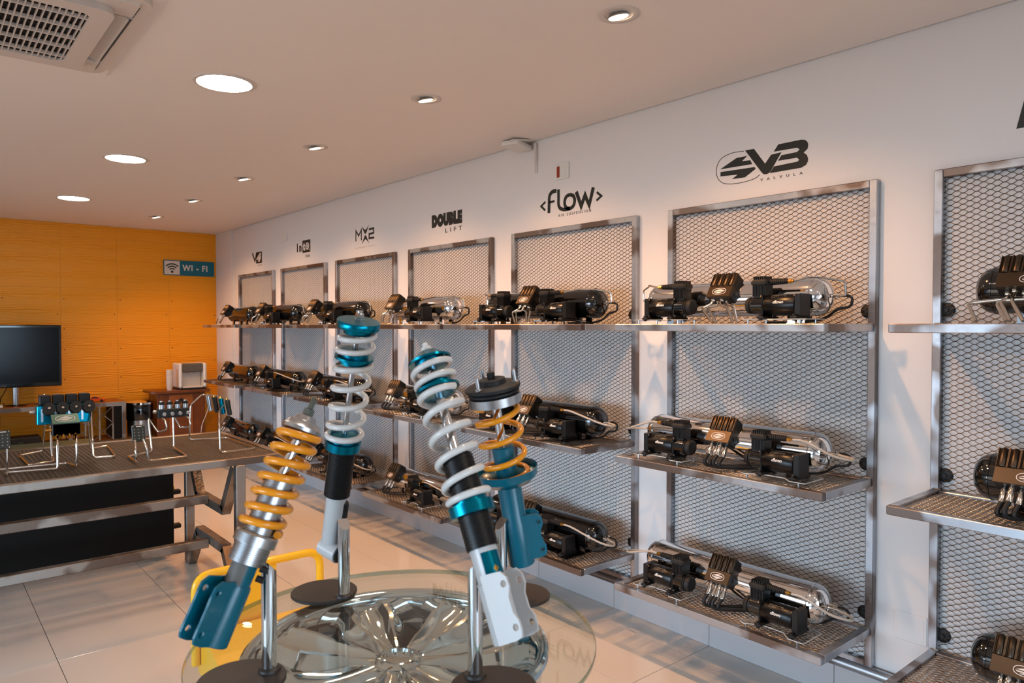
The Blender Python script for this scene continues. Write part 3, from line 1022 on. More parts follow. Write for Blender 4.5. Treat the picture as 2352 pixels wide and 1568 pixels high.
# wire stand with a row of hanging handsets
t = empty('handset_display', (1.45, 4.45, TZ))
rods([[(0.03, 0.20, 0.275), (-0.045, 0.25, 0.283), (-0.105, 0.27, 0.222), (-0.115, 0.27, 0.0055), (0.09, 0.20, 0.0055), (0.09, -0.29, 0.0055), (-0.105, -0.32, 0.0055), (-0.100, -0.26, 0.0055), (-0.100, -0.25, 0.14), (-0.02, 0.00, 0.20), (0.07, 0.18, 0.225), (0.03, 0.20, 0.275)]], 'wire_stand', t, 0.0048)
for k, mm in enumerate(('satin_silver', 'matte_black', 'blue_anodised', 'circuit_dark')):
    x, y = -0.012 + k * 0.026, 0.235 - k * 0.04
    h = MB().lathe([(0.012, 0.0), (0.0155, 0.004), (0.0135, 0.094), (0.009, 0.098)], (x, y, 0.275 - k * 0.007), (0.16, -0.05, -1), 14)
    hb = h.build('handset', mm, t)
    MB().lathe([(0.006, 0), (0.006, 0.012), (0.003, 0.016)], (x, y, 0.275 - k * 0.007), (-0.16, 0.05, 1), 8).build('hanger', 'brass', hb)
tag(t, 'bent chrome rod stand with silver, black and blue cylinders at table end', 'valve display', 'valve displays on the steel table')

# ------------------------------------------------------------------ things along the yellow wall
# television bench
t = empty('television_bench', (0, 0, 0))
xa, xb, ya, yb, zt = -0.35, 1.78, 8.55, 9.0, 0.705
MB().box(xa, xb, ya, yb, zt - 0.025, zt, ch=0.003).build('bench_top', 'wood_light', t)
MB().box(xa, xb, ya - 0.003, ya, zt - 0.045, zt - 0.002).build('front_rail', 'table_steel', t)
MB().box(xa, xb - 0.04, ya + 0.02, yb, 0.28, 0.305, ch=0.003).build('lower_shelf', 'wood_light', t)
MB().box(xa, xb, ya, ya + 0.03, 0.262, 0.305).build('shelf_rail', 'table_steel', t)
for x in (xa + 0.02, 1.27, xb - 0.02):
    for y in (ya + 0.018, yb - 0.018):
        MB().box(x - 0.018, x + 0.018, y - 0.018, y + 0.018, 0, zt - 0.025, ch=0.002).build('leg', 'table_steel', t)
for x in (1.40, 1.53, 1.655):
    MB().box(x - 0.007, x + 0.007, ya + 0.004, ya + 0.014, 0.305, zt - 0.045).build('lattice_bar', 'table_steel', t)
for k in range(4):
    for s in (1, -1):
        x0 = 1.29 + (k % 2) * 0.185
        z0 = 0.31 + (k // 2) * 0.175
        a, b = (z0, z0 + 0.175) if s > 0 else (z0 + 0.175, z0)
        MB().bar((x0, ya + 0.018, a), (x0 + 0.183, ya + 0.018, b), 0.013, 0.006).build('lattice_strip', 'table_steel', t)
MB().box(1.665, 1.745, ya + 0.02, yb - 0.04, 0.305, zt - 0.03).build('side_panel', 'cabinet_black', t)
tag(t, 'steel and wood bench with lattice gate along the yellow wall', 'bench')

t = empty('television', (0.83, 8.77, zt))
MB().box(-0.47, 0.395, -0.02, 0.045, 0.185, 0.815, ch=0.008).build('housing', 'gloss_black', t)
MB().box(-0.445, 0.372, -0.0215, -0.019, 0.225, 0.788).build('screen', 'tv_screen', t)
MB().box(-0.16, -0.08, -0.0225, -0.0205, 0.200, 0.208).build('logo_print', 'print_grey', t)
MB().lathe([(0.028, 0.012), (0.028, 0.2)], (0, 0.02, 0), (0, 0, 1), 18).build('stand_post', 'satin_silver', t)
MB().lathe([(0.10, 0), (0.10, 0.008), (0.092, 0.013), (0.03, 0.016)], (0, 0.02, 0), (0, 0, 1), 32).build('stand_base', 'gloss_black', t)
tag(t, 'large black flat television standing on the bench', 'television')
MB().tube(smooth_path([(0.78, 8.86, 0.92), (0.74, 8.92, 0.82), (0.72, 9.0, 0.76), (0.70, 9.03, 0.6), (0.62, 9.03, 0.48), (0.55, 9.03, 0.31)], 6), 0.004, 6).build('television_cable', 'rubber')
tag(bpy.data.objects['television_cable'], 'thin black cable hanging down behind the television post', 'cable')

t = empty('toy_car', (1.53, 8.68, zt), (0, 0, math.radians(-20)))
prof = [(-0.075, 0.012), (0.075, 0.012), (0.078, 0.028), (0.06, 0.036), (0.028, 0.038), (0.008, 0.055), (-0.035, 0.056), (-0.058, 0.038), (-0.076, 0.034)]
MB().prism(prof, basis((0, 0.032, 0), (1, 0, 0), (0, 0, 1)), 0.064).build('body', 'toy_orange', t)
MB().prism([(0.026, 0.040), (0.009, 0.053), (-0.034, 0.054), (-0.052, 0.040)], basis((0, 0.0328, 0), (1, 0, 0), (0, 0, 1)), 0.0656).build('windows', 'toy_dark', t)
for x in (-0.045, 0.048):
    for y in (-0.03, 0.03):
        MB().cyl((x, y - 0.006, 0.014), (x, y + 0.006, 0.014), 0.014, 14).build('wheel', 'rubber', t)
tag(t, 'small orange toy car parked on the bench top', 'toy car')

o = MB().box(0.97, 1.12, 8.60, 8.64, zt, zt + 0.018, ch=0.005).build('remote_control', 'matte_black')
tag(o, 'black remote control lying on the bench beside the television', 'remote control')
t = empty('set_top_box', (0.615, 8.64, zt))
MB().box(-0.12, 0.09, -0.06, 0.06, 0.004, 0.028, ch=0.005).build('body', 'plastic_white', t)
MB().box(-0.08, 0.05, -0.05, 0.05, 0.028, 0.055, ch=0.008).build('lid', 'print_grey', t)
tag(t, 'small pale receiver box left of the television post', 'receiver')
t = empty('audio_amplifier', (0.80, 8.72, 0.305))
MB().box(-0.22, 0.22, -0.12, 0.12, 0.006, 0.09, ch=0.006).build('body', 'matte_black', t)
MB().box(0.03, 0.07, -0.1215, -0.119, 0.04, 0.05).build('display', 'green_metal', t)
tag(t, 'black box with green display on the lower bench shelf', 'amplifier')

# bin
t = empty('waste_bin', (1.95, 8.72, 0))
MB().lathe([(0.118, 0), (0.124, 0.01), (0.128, 0.48)], seg=36).build('body', 'satin_silver', t)
MB().lathe([(0.130, 0.48), (0.134, 0.49), (0.134, 0.64), (0.130, 0.65)], seg=36).build('black_band', 'gloss_black', t)
MB().lathe([(0.136, 0.65), (0.136, 0.672), (0.11, 0.688), (0.0, 0.695)], seg=36).build('lid', 'chrome', t)
tag(t, 'round steel waste bin with black band between bench and wooden cabinet', 'bin')

# wooden cabinet
t = empty('wooden_cabinet', (2.36, 8.80, 0))
MB().box(-0.255, 0.255, -0.17, 0.18, 0.06, 0.755, ch=0.003).build('body', 'wood', t)
MB().prism([(-0.315, -0.16), (-0.28, -0.205), (0.28, -0.205), (0.315, -0.16), (0.315, 0.19), (-0.315, 0.19)], Matrix.Translation((0, 0, 0.757)), 0.026).build('cabinet_top', 'wood', t)
dr = MB().box(-0.13, 0.12, -0.184, -0.17, 0.61, 0.735, ch=0.003).build('drawer', 'wood_light', t)
MB().prism([(-0.035, 0), (0, -0.026), (0.035, 0), (0, 0.026)], basis((-0.005, -0.184, 0.675), (1, 0, 0), (0, 0, 1)), 0.006).build('pull_plate', 'toy_dark', dr)
d = MB().box(-0.13, 0.12, -0.184, -0.17, 0.10, 0.59, ch=0.003).build('door', 'wood_light', t)
MB().box(-0.09, 0.08, -0.190, -0.183, 0.15, 0.54, ch=0.004).build('door_panel', 'wood', d)
for x in (-0.225, 0.205):
    MB().box(x, x + 0.03, -0.18, -0.17, 0.06, 0.75).build('corner_post', 'wood', t)
for x in (-0.22, 0.22):
    for y in (-0.14, 0.15):
        MB().box(x - 0.025, x + 0.025, y - 0.025, y + 0.025, 0, 0.06).build('foot', 'wood', t)
tag(t, 'brown wooden cabinet with drawer and door in the corner', 'cabinet')

t = empty('water_dispenser', (2.50, 8.80, 0.783))
MB().box(-0.145, 0.145, -0.13, 0.15, 0.0, 0.018, ch=0.004).build('foot_plate', 'matte_black', t)
MB().box(-0.15, -0.115, -0.14, 0.14, 0.018, 0.30, ch=0.014).build('side_panel', 'plastic_white', t)
MB().box(0.115, 0.15, -0.14, 0.14, 0.018, 0.30, ch=0.014).build('side_panel', 'plastic_white', t)
MB().box(-0.113, 0.113, -0.03, 0.13, 0.018, 0.296, ch=0.004).build('back_body', 'plastic_white', t)
MB().box(-0.113, 0.113, -0.115, -0.03, 0.195, 0.296, ch=0.012).build('tap_housing', 'print_grey', t)
MB().box(-0.113, 0.113, -0.125, -0.03, 0.018, 0.035, ch=0.003).build('drip_tray', 'plastic_white', t)
for x in (-0.04, 0.04):
    MB().cyl((x, -0.07, 0.197), (x, -0.07, 0.175), 0.010, 10).build('tap', 'ac_white', t)
tag(t, 'white table-top water dispenser on the wooden cabinet', 'dispenser')
t = empty('paper_cup_stack', (2.26, 8.72, 0.783))
prev = None
for k in range(9):
    MB().lathe([(0.026, 0), (0.034, 0.07), (0.036, 0.072), (0.036, 0.076), (0.033, 0.076)], (0, 0, k * 0.0195), seg=20).build('cup', 'decal_white', t)
tag(t, 'tall stack of white plastic cups beside the water dispenser', 'cups')
MB().tube(smooth_path([(2.66, 8.70, 0.72), (2.63, 8.58, 0.55), (2.55, 8.55, 0.35), (2.56, 8.56, 0.1), (2.64, 8.6, 0.004)], 6), 0.0035, 6).build('dispenser_cable', 'plastic_white')
tag(bpy.data.objects['dispenser_cable'], 'thin white cable hanging in front of the wooden cabinet', 'cable')

# wifi sign
t = empty('wifi_sign', (2.576, BACK - 0.0185, 2.19))
MB().box(-0.284, 0.284, -0.010, 0.0, -0.088, 0.088).build('board', 'sign_teal', t)
MB().box(-0.276, -0.108, -0.0112, -0.0098, -0.079, 0.079).build('white_square', 'decal_white', t)
m = basis((-0.192, -0.0112, -0.048), (1, 0, 0), (0, 0, 1))
w = MB()
for r in (0.036, 0.064, 0.092):
    w.stroke([(r * math.sin(a), r * math.cos(a)) for a in np.linspace(-0.82, 0.82, 14)], 0.0135, m, 0.0005)
w.prism([(0.014 * math.cos(a), 0.014 * math.sin(a)) for a in np.linspace(0, 2 * PI, 17)[:-1]], m, 0.0005)
w.build('wifi_symbol', 'decal_black', t)
vs, fs = text_geo('WI - FI', 0.094, 0.0006, 0.0036, 0, 0.88, 1.18)
m = basis((0.067, -0.0108, 0.0), (1, 0, 0), (0, 0, 1))
MB().add([m @ Vector(v) for v in vs], fs).build('lettering', 'decal_white', t)
tag(t, 'teal sign with white WI-FI lettering and signal symbol on yellow wall', 'sign')

# ------------------------------------------------------------------ yellow trolley on the floor between the tables
t = empty('yellow_trolley', (1.12, 3.0, 0))
hx0, hx1 = -0.255, 0.275
MB().tube(round_path([(hx0, 0.0, 0.16), (hx0, 0, 0.515), (hx1, 0, 0.515), (hx1, 0, 0.16)], 0.07, 8), 0.017, 14).build('handle', 'yellow_paint', t)
MB().box(-0.125, 0.075, -0.004, 0.004, 0.16, 0.502).build('back_panel', 'yellow_paint', t)
MB().prism([(-0.45, 0.12), (0.02, 0.12), (0.02, 0.27), (-0.05, 0.30), (-0.30, 0.20), (-0.45, 0.16)], basis((-0.24, 0, 0), (0, 1, 0), (0, 0, 1)), 0.50).build('tray', 'yellow_paint', t)
for x in (-0.2, 0.2):
    MB().cyl((x, -0.455, 0.14), (x, -0.448, 0.14), 0.012, 10).build('bolt', 'satin_silver', t)
for x in (-0.2, 0.22):
    for y in (-0.40, -0.03):
        MB().cyl((x - 0.018, y, 0.055), (x + 0.018, y, 0.055), 0.055, 20).build('wheel', 'rubber', t)
        MB().box(x - 0.024, x + 0.024, y - 0.02, y + 0.02, 0.055, 0.122).build('wheel_fork', 'satin_silver', t)
tag(t, 'yellow metal trolley with tubular handle behind the glass table', 'trolley')

# ------------------------------------------------------------------ glass table on a chrome wheel, with four coilovers
GX, GY, GZ = 0.703, 1.175, 0.93
t = empty('glass_table', (GX, GY, 0))
MB().lathe([(0.3715, GZ - 0.010), (0.3715, GZ)], seg=96).build('glass_top', 'table_glass', t)
MB().lathe([(0.3716, GZ - 0.0100), (0.3726, GZ - 0.0085), (0.3726, GZ - 0.0012), (0.3716, GZ)], seg=96, caps=False).build('glass_rim', 'glass_edge', t)
zl = GZ - 0.0115
wh = MB().lathe([(0.262, zl - 0.062), (0.262, zl - 0.016), (0.266, zl - 0.006), (0.272, zl - 0.001), (0.279, zl), (0.284, zl - 0.004), (0.285, zl - 0.014), (0.279, zl - 0.020), (0.272, zl - 0.034), (0.270, zl - 0.060),
                 (0.262, zl - 0.075), (0.250, zl - 0.11), (0.248, zl - 0.16), (0.256, zl - 0.20), (0.272, zl - 0.22), (0.280, zl - 0.235)], seg=72, caps=False)
wheel = wh.build('wheel_barrel', 'chrome', t)
MB().lathe([(0.260, zl - 0.060), (0.245, zl - 0.064), (0.240, zl - 0.105), (0.236, zl - 0.17), (0.0, zl - 0.175)], seg=60, caps=False).build('barrel_inside', 'satin_silver', wheel)
NS = 7
def spoke(a0):
    """one wide petal spoke with two raised ridges, dished towards the hub"""
    vs, fs = [], []
    nr, nw = 18, 16
    for i in range(nr + 1):
        f = i / nr
        r = 0.034 + (0.260 - 0.034) * f
        half = 0.449
        if f > 0.12:
            half = 0.449 - 0.075 * min(1, (f - 0.12) / 0.25)
        if f > 0.70:
            half -= 0.10 * math.sin(min(1, (f - 0.70) / 0.24) * PI / 2)
        if f > 0.95:
            half += 0.14
        dish = -0.020 * (1 - f) ** 1.4 - 0.010 - 0.014 * math.sin(f * PI)
        for j in range(nw + 1):
            w = -1 + 2 * j / nw
            a = a0 + w * half
            ridge = 0.015 * math.exp(-((abs(w) - 0.56) / 0.15) ** 2) * min(1, f * 3.5) * (1 - max(0, f - 0.88) * 7)
            drop = -0.020 * max(0, abs(w) - 0.82) / 0.18 * (1 if f > 0.1 else 0)
            bowl = -0.010 * (1 - min(1, abs(w) / 0.5)) * f
            vs.append((r * math.cos(a), r * math.sin(a), zl - 0.006 + dish + ridge + drop + bowl))
    n = len(vs)
    for i in range(nr):
        for j in range(nw):
            p = i * (nw + 1) + j
            fs.append((p, p + 1, p + nw + 2, p + nw + 1))
    vs += [(x, y, z - 0.020) for x, y, z in vs]
    fs += [(d + n, c + n, b + n, a + n) for a, b, c, d in fs]
    for i in range(nr):
        for j in (0, nw):
            p = i * (nw + 1) + j
            q = p + nw + 1
            fs.append((p, q, q + n, p + n) if j == 0 else (q, p, p + n, q + n))
    return MB().add(vs, fs, True)
for k in range(NS):
    spoke(2 * PI * k / NS + math.radians(230)).build('wheel_spoke', 'chrome', wheel)
MB().lathe([(0.044, zl - 0.07), (0.044, zl - 0.034), (0.038, zl - 0.027), (0.029, zl - 0.025), (0.027, zl - 0.031), (0.0, zl - 0.029)], seg=32, caps=False).build('wheel_hub', 'chrome', wheel)
MB().lathe([(0.075, 0.03), (0.055, 0.06), (0.05, zl - 0.20), (0.09, zl - 0.176)], seg=32).build('column', 'satin_silver', t)
MB().lathe([(0.26, 0), (0.26, 0.015), (0.24, 0.022), (0.07, 0.032)], seg=48).build('foot_plate', 'satin_black', t)
tag(t, 'round glass table resting on a chrome car wheel in the foreground', 'table')

def helix(r, s0, s1, turns, wire, flat=0.9, seg=20, ph=0.0):
    n = int(turns * seg)
    rate = []
    for i in range(n):
        u = i / seg
        e = min(u, turns - u)
        rate.append(2 * wire * 1.03 if e < flat else 1.0)
    loose = sum(1 for q in rate if q == 1.0)
    tight = sum(q for q in rate if q != 1.0) / seg
    p = (s1 - s0 - tight) / max(1, loose) * seg
    z, pts = s0, []
    for i in range(n + 1):
        a = 2 * PI * i / seg + ph
        pts.append((r * math.cos(a), r * math.sin(a), z))
        if i < n:
            z += (rate[i] if rate[i] != 1.0 else p) / seg
    return pts

def threads(r, s0, s1, pitch=0.0032):
    prof = [(r - 0.002, s0)]
    n = int((s1 - s0) / pitch)
    for k in range(n):
        a = s0 + k * pitch
        prof += [(r, a), (r, a + pitch * 0.55), (r - 0.0011, a + pitch * 0.65), (r - 0.0011, a + pitch * 0.95)]
    prof += [(r - 0.002, s1)]
    return prof

def holed(outer, holes):
    """outline with slit-connected round holes (one polygon)"""
    poly = list(outer)
    for (hx, hy, hr) in holes:
        i = min(range(len(poly)), key=lambda q: (poly[q][0] - hx) ** 2 + (poly[q][1] - hy) ** 2)
        a0 = math.atan2(poly[i][1] - hy, poly[i][0] - hx)
        ring = [(hx + hr * math.cos(a0 - 2 * PI * k / 12), hy + hr * math.sin(a0 - 2 * PI * k / 12)) for k in range(13)]
        poly = poly[:i + 1] + ring + poly[i:]
    return poly

def flange_pair(parent, ang, s0, s1, r, reach, gap, m, name='knuckle_flange', waist=0.80):
    d = Vector((math.cos(ang), math.sin(ang), 0))
    b = Vector((-math.sin(ang), math.cos(ang), 0))
    h = s1 - s0
    outer = [(0.0, 0.0), (r + reach * 0.55, 0.0), (r + reach * 0.9, h * 0.03), (r + reach, h * 0.12), (r + reach, h * 0.26), (r + reach * waist, h * 0.38), (r + reach * waist, h * 0.60), (r + reach, h * 0.74),
             (r + reach * 0.97, h * 0.88), (r + reach * 0.7, h * 0.98), (r * 0.9, h), (0.0, h)]
    poly = holed(outer, [(r + reach * 0.72, h * 0.18, 0.0055), (r + reach * 0.72, h * 0.80, 0.0055)])
    for k in (-1, 1):
        mm = basis(b * (k * gap) + Vector((0, 0, s0)) + b * (-0.002), d, (0, 0, 1))
        MB().prism(poly, mm, -0.0045 if False else 0.0045).build(name, m, parent)

def axis_empty(name, p0, p1, xhint):
    p0, p1 = Vector(p0), Vector(p1)
    z = (p1 - p0).normalized()
    x = Vector(xhint)
    x = (x - z * x.dot(z)).normalized()
    y = z.cross(x)
    m = Matrix((x, y, z)).transposed().to_4x4()
    m.translation = p0
    o = empty(name)
    o.matrix_world = m
    return o

def stand(dx, dy, h, ang, label, px=(0, 0)):
    """black disc with a mitred chrome post"""
    o = empty('display_stand', (GX + dx, GY + dy, GZ + 0.0004))
    L = math.hypot(dx, dy)
    ux, uy = -dx / L * 0.046 + px[0], -dy / L * 0.046 + px[1]
    MB().lathe([(0.069, 0), (0.0705, 0.0015), (0.0705, 0.0055), (0.069, 0.007)], seg=48).build('disc', 'stand_black', o)
    post = MB()
    seg = 24
    vs = []
    for lvl in (0.007, h):
        for i in range(seg):
            a = 2 * PI * i / seg
            z = lvl
            if lvl == h:
                z += 0.013 * math.cos(a - ang)
            vs.append((ux + 0.0125 * math.cos(a), uy + 0.0125 * math.sin(a), z))
    post.add(vs, [(i, (i + 1) % seg, seg + (i + 1) % seg, seg + i) for i in range(seg)], True)
    post.add(vs[seg:], [tuple(range(seg))])
    p = post.build('post', 'chrome', o)
    MB().lathe([(0.019, 0.007), (0.018, 0.011), (0.0132, 0.014)], (ux, uy, 0), (0, 0, 1), 20).build('weld_ring', 'stand_black', o)
    return tag(o, label, 'display stand', 'disc stands on the glass table')
mat('stand_black', (46, 40, 36), 0.48)
stand(-0.012, 0.290, 0.165, math.radians(90), 'black disc stand with chrome post, under the upright white spring coilover', (0.016, -0.012))
stand(-0.290, 0.010, 0.185, math.radians(180), 'black disc stand with chrome post, under the silver and yellow coilover')
stand(0.300, 0.004, 0.170, math.radians(0), 'black disc stand with chrome post, under the blue strut with yellow spring')
stand(0.012, -0.275, 0.185, math.radians(-90), 'black disc stand with chrome post, under the white bracket coilover')

# rear-left: slim white coilover with blue seats
c = axis_empty('coilover', (0.700, 1.455, 1.030), (0.700, 1.318, 1.523), (1, -0.3, 0))
MB().cyl((0.016, -0.025, 0.0), (-0.011, 0.016, 0.0), 0.0205, 28).build('lower_eye', 'white_paint', c)
MB().lathe([(0.006, 0), (0.006, 0.002), (0.016, 0.002), (0.017, 0.0)], (0.0162, -0.0253, 0), (0.55, -0.83, 0), 20).build('eye_bush', 'rubber', c)
MB().cyl((0.0162, -0.0253, 0.0), (0.0185, -0.0288, 0.0), 0.009, 16).build('eye_bush', 'satin_silver', c)
MB().lathe([(0.016, 0.012), (0.0205, 0.03), (0.0215, 0.14)], seg=28).build('damper_tube', 'white_paint', c)
MB().lathe(threads(0.0275, 0.130, 0.250), seg=32).build('threaded_sleeve', 'thread_black', c)
MB().lathe([(0.030, 0.236), (0.037, 0.237), (0.037, 0.254), (0.031, 0.255), (0.031, 0.270), (0.028, 0.271)], seg=36).build('lower_seat', 'blue_anodised', c)
MB().tube(helix(0.0352, 0.262, 0.430, 5.2, 0.0064, 0.8, 22, 2.0), 0.0064, 10).build('main_spring', 'white_spring', c)
MB().lathe([(0.029, 0.424), (0.029, 0.434), (0.040, 0.435), (0.040, 0.440), (0.029, 0.441), (0.029, 0.452)], seg=36).build('spacer_ring', 'blue_anodised', c)
MB().tube(helix(0.0352, 0.447, 0.494, 2.2, 0.0058, 0.35, 22, 1.2), 0.0058, 10).build('helper_spring', 'white_spring', c)
MB().lathe([(0.028, 0.488), (0.030, 0.500), (0.043, 0.500), (0.0438, 0.502), (0.0438, 0.513), (0.0425, 0.515), (0.010, 0.516)], seg=40).build('upper_seat', 'blue_anodised', c)
MB().lathe([(0.0058, 0.25), (0.0058, 0.535)], seg=16).build('piston_rod', 'satin_silver', c)
MB().lathe([(0.0105, 0.515), (0.0105, 0.519), (0.009, 0.519), (0.009, 0.530), (0.006, 0.532)], seg=6).build('top_nut', 'pipe_chrome', c)
MB().box(0.012, 0.026, -0.016, 0.002, 0.066, 0.116, ch=0.003).build('hose_bracket', 'satin_black', c)
tag(c, 'tall slim white coilover with blue rings and lower eye, rear left', 'coilover', 'coilovers on the glass table')

# front-left: silver threaded coilover with yellow spring and blue knuckle bracket
c = axis_empty('coilover', (0.372, 1.178, 1.028), (0.528, 1.178, 1.365), (0.2, -1, 0))
MB().lathe([(0.0225, -0.020), (0.0245, -0.018), (0.0245, 0.070), (0.0235, 0.076)], seg=28).build('bracket_sleeve', 'teal_paint', c)
flange_pair(c, math.radians(-75), -0.020, 0.082, 0.016, 0.041, 0.015, 'teal_paint', waist=0.99)
MB().lathe([(0.021, 0.074), (0.021, 0.125)], seg=28).build('damper_tube', 'teal_paint', c)
sk = MB().lathe([(0.0213, 0.0), (0.0213, 0.048)], (0, 0, 0.076), (0, 0, 1), 28, caps=False)
sv, sf = [], []
for k in range(11):
    a = math.radians(-140 + k * 12)
    sv += [(0.0214 * math.cos(a), 0.0214 * math.sin(a), 0.078), (0.0214 * math.cos(a), 0.0214 * math.sin(a), 0.122)]
for k in range(10):
    sf.append((2 * k, 2 * k + 2, 2 * k + 3, 2 * k + 1))
MB().add(sv, sf, True).build('grey_sticker', 'print_grey', c)
MB().lathe(threads(0.0300, 0.112, 0.150), seg=36).build('threaded_sleeve', 'satin_silver', c)
MB().lathe(threads(0.0248, 0.150, 0.256), seg=36).build('threaded_tube', 'satin_silver', c)
MB().lathe([(0.030, 0.142), (0.0355, 0.143), (0.0355, 0.158), (0.033, 0.161), (0.026, 0.162)], seg=24).build('lock_ring', 'satin_silver', c)
MB().tube(helix(0.0330, 0.168, 0.338, 7.4, 0.0064, 0.8, 22, 0.5), 0.0064, 10).build('main_spring', 'yellow_spring', c)
MB().lathe([(0.0085, 0.25), (0.0085, 0.35)], seg=18).build('piston_rod', 'chrome', c)
MB().lathe([(0.012, 0.322), (0.026, 0.334), (0.034, 0.340), (0.034, 0.346), (0.029, 0.350), (0.026, 0.356), (0.020, 0.358), (0.016, 0.366), (0.010, 0.368)], seg=36).build('upper_seat', 'satin_silver', c)
MB().lathe([(0.010, 0.364), (0.010, 0.378), (0.0055, 0.380), (0.0055, 0.398), (0.004, 0.400)], seg=6).build('top_nut', 'zinc', c)
for z in (0.094, 0.110):
    MB().cyl((0.018, 0.018, z), (0.027, 0.027, z), 0.0055, 10).build('side_screw', 'matte_black', c)
tag(c, 'silver threaded coilover with yellow spring and blue bracket, front left', 'coilover', 'coilovers on the glass table')

# right-rear: blue strut with yellow spring and dish seat
c = axis_empty('coilover', (1.013, 1.176, 1.004), (0.925, 1.176, 1.425), (0.3, -1, 0))
MB().lathe([(0.022, -0.002), (0.0285, 0.0), (0.0285, 0.098), (0.0258, 0.104), (0.0258, 0.19), (0.0235, 0.20), (0.0235, 0.262), (0.020, 0.265)], seg=32).build('damper_tube', 'teal_paint', c)
flange_pair(c, math.radians(42), 0.012, 0.112, 0.020, 0.036, 0.016, 'teal_paint')
MB().lathe([(0.024, 0.183), (0.050, 0.185), (0.0645, 0.198), (0.067, 0.214), (0.0655, 0.2145), (0.062, 0.200), (0.048, 0.190), (0.024, 0.189)], seg=48, caps=False).build('spring_dish', 'teal_paint', c)
MB().tube(helix(0.0445, 0.199, 0.356, 4.1, 0.0062, 0.55, 26, 4.2), 0.0062, 10).build('main_spring', 'yellow_spring', c)
MB().lathe([(0.0095, 0.26), (0.0095, 0.36)], seg=18).build('piston_rod', 'chrome', c)
MB().lathe([(0.046, 0.358), (0.056, 0.358), (0.056, 0.376), (0.048, 0.377)], seg=40).build('spring_cup', 'satin_silver', c)
MB().lathe([(0.050, 0.377), (0.054, 0.380), (0.054, 0.384), (0.050, 0.388)], seg=40).build('rubber_ring', 'rubber', c)
tp = MB().lathe([(0.050, 0.388), (0.058, 0.389), (0.058, 0.395), (0.052, 0.399), (0.030, 0.400), (0.028, 0.410), (0.020, 0.412), (0.010, 0.408)], seg=40).build('top_mount', 'matte_black', c)
for k in range(3):
    a = 2 * PI * k / 3 + 0.5
    MB().lathe([(0.0075, 0.394), (0.0075, 0.400), (0.0048, 0.401), (0.0048, 0.424), (0.003, 0.426)], (0.048 * math.cos(a), 0.048 * math.sin(a), 0), (0, 0, 1), 10).build('stud', 'satin_silver', tp)
MB().lathe([(0.008, 0.405), (0.008, 0.424)], seg=6).build('top_nut', 'matte_black', tp)
tag(c, 'blue painted strut with dish seat and yellow spring, rear right', 'coilover', 'coilovers on the glass table')

# front-right: white strut with knuckle bracket, white springs and blue rings
c = axis_empty('coilover', (0.703, 0.851, 1.040), (0.703, 1.069, 1.463), (1, 0.2, 0))
MB().lathe([(0.0225, -0.012), (0.0245, -0.010), (0.0245, 0.080), (0.023, 0.084)], seg=28).build('bracket_sleeve', 'white_paint', c)
flange_pair(c, math.radians(-80), -0.012, 0.092, 0.016, 0.031, 0.023, 'white_paint')
MB().lathe([(0.0225, 0.075), (0.0225, 0.16)], seg=28).build('damper_tube', 'white_paint', c)
MB().lathe([(0.0245, 0.079), (0.0262, 0.0805), (0.0245, 0.082)], seg=28, caps=False).build('weld_band', 'white_paint', c)
sv, sf = [], []
for k in range(11):
    a = math.radians(-152 + k * 9)
    sv += [(0.0227 * math.cos(a), 0.0227 * math.sin(a), 0.089), (0.0227 * math.cos(a), 0.0227 * math.sin(a), 0.126)]
for k in range(10):
    sf.append((2 * k, 2 * k + 2, 2 * k + 3, 2 * k + 1))
st = MB().add(sv, sf, True).build('blue_label', 'blue_anodised', c)
sv, sf = [], []
for k, (da, dz) in enumerate(((-8, 0), (0, 0.006), (8, 0), (0, -0.006))):
    a = math.radians(-104 + da * 1.6)
    sv.append((0.02285 * math.cos(a), 0.02285 * math.sin(a), 0.098 + dz))
MB().add(sv, [(3, 2, 1, 0)]).build('gold_diamond', 'brass', st)
MB().lathe(threads(0.0265, 0.134, 0.290), seg=36).build('threaded_sleeve', 'thread_black', c)
MB().lathe([(0.028, 0.188), (0.0385, 0.189), (0.0385, 0.207), (0.030, 0.208), (0.030, 0.215)], seg=20).build('lower_seat', 'blue_anodised', c)
MB().tube(helix(0.0345, 0.216, 0.404, 5.4, 0.0062, 0.5, 22, 2.6), 0.0062, 10).build('main_spring', 'white_spring', c)
MB().lathe([(0.027, 0.398), (0.027, 0.408), (0.039, 0.409), (0.039, 0.414), (0.027, 0.415), (0.027, 0.424)], seg=36).build('spacer_ring', 'blue_anodised', c)
MB().tube(helix(0.0345, 0.420, 0.462, 2.1, 0.0056, 0.3, 22, 1.0), 0.0056, 10).build('helper_spring', 'white_spring', c)
MB().lathe([(0.026, 0.452), (0.027, 0.463), (0.038, 0.463), (0.0385, 0.467), (0.030, 0.472), (0.018, 0.482), (0.010, 0.483)], seg=40).build('upper_seat', 'blue_anodised', c)
MB().lathe([(0.0085, 0.29), (0.0085, 0.46)], seg=18).build('piston_rod', 'chrome', c)
MB().lathe([(0.0095, 0.482), (0.0095, 0.492), (0.005, 0.493), (0.005, 0.500)], seg=6).build('top_nut', 'plastic_white', c)
tag(c, 'white coilover with blue rings and wide white knuckle bracket, front right', 'coilover', 'coilovers on the glass table')

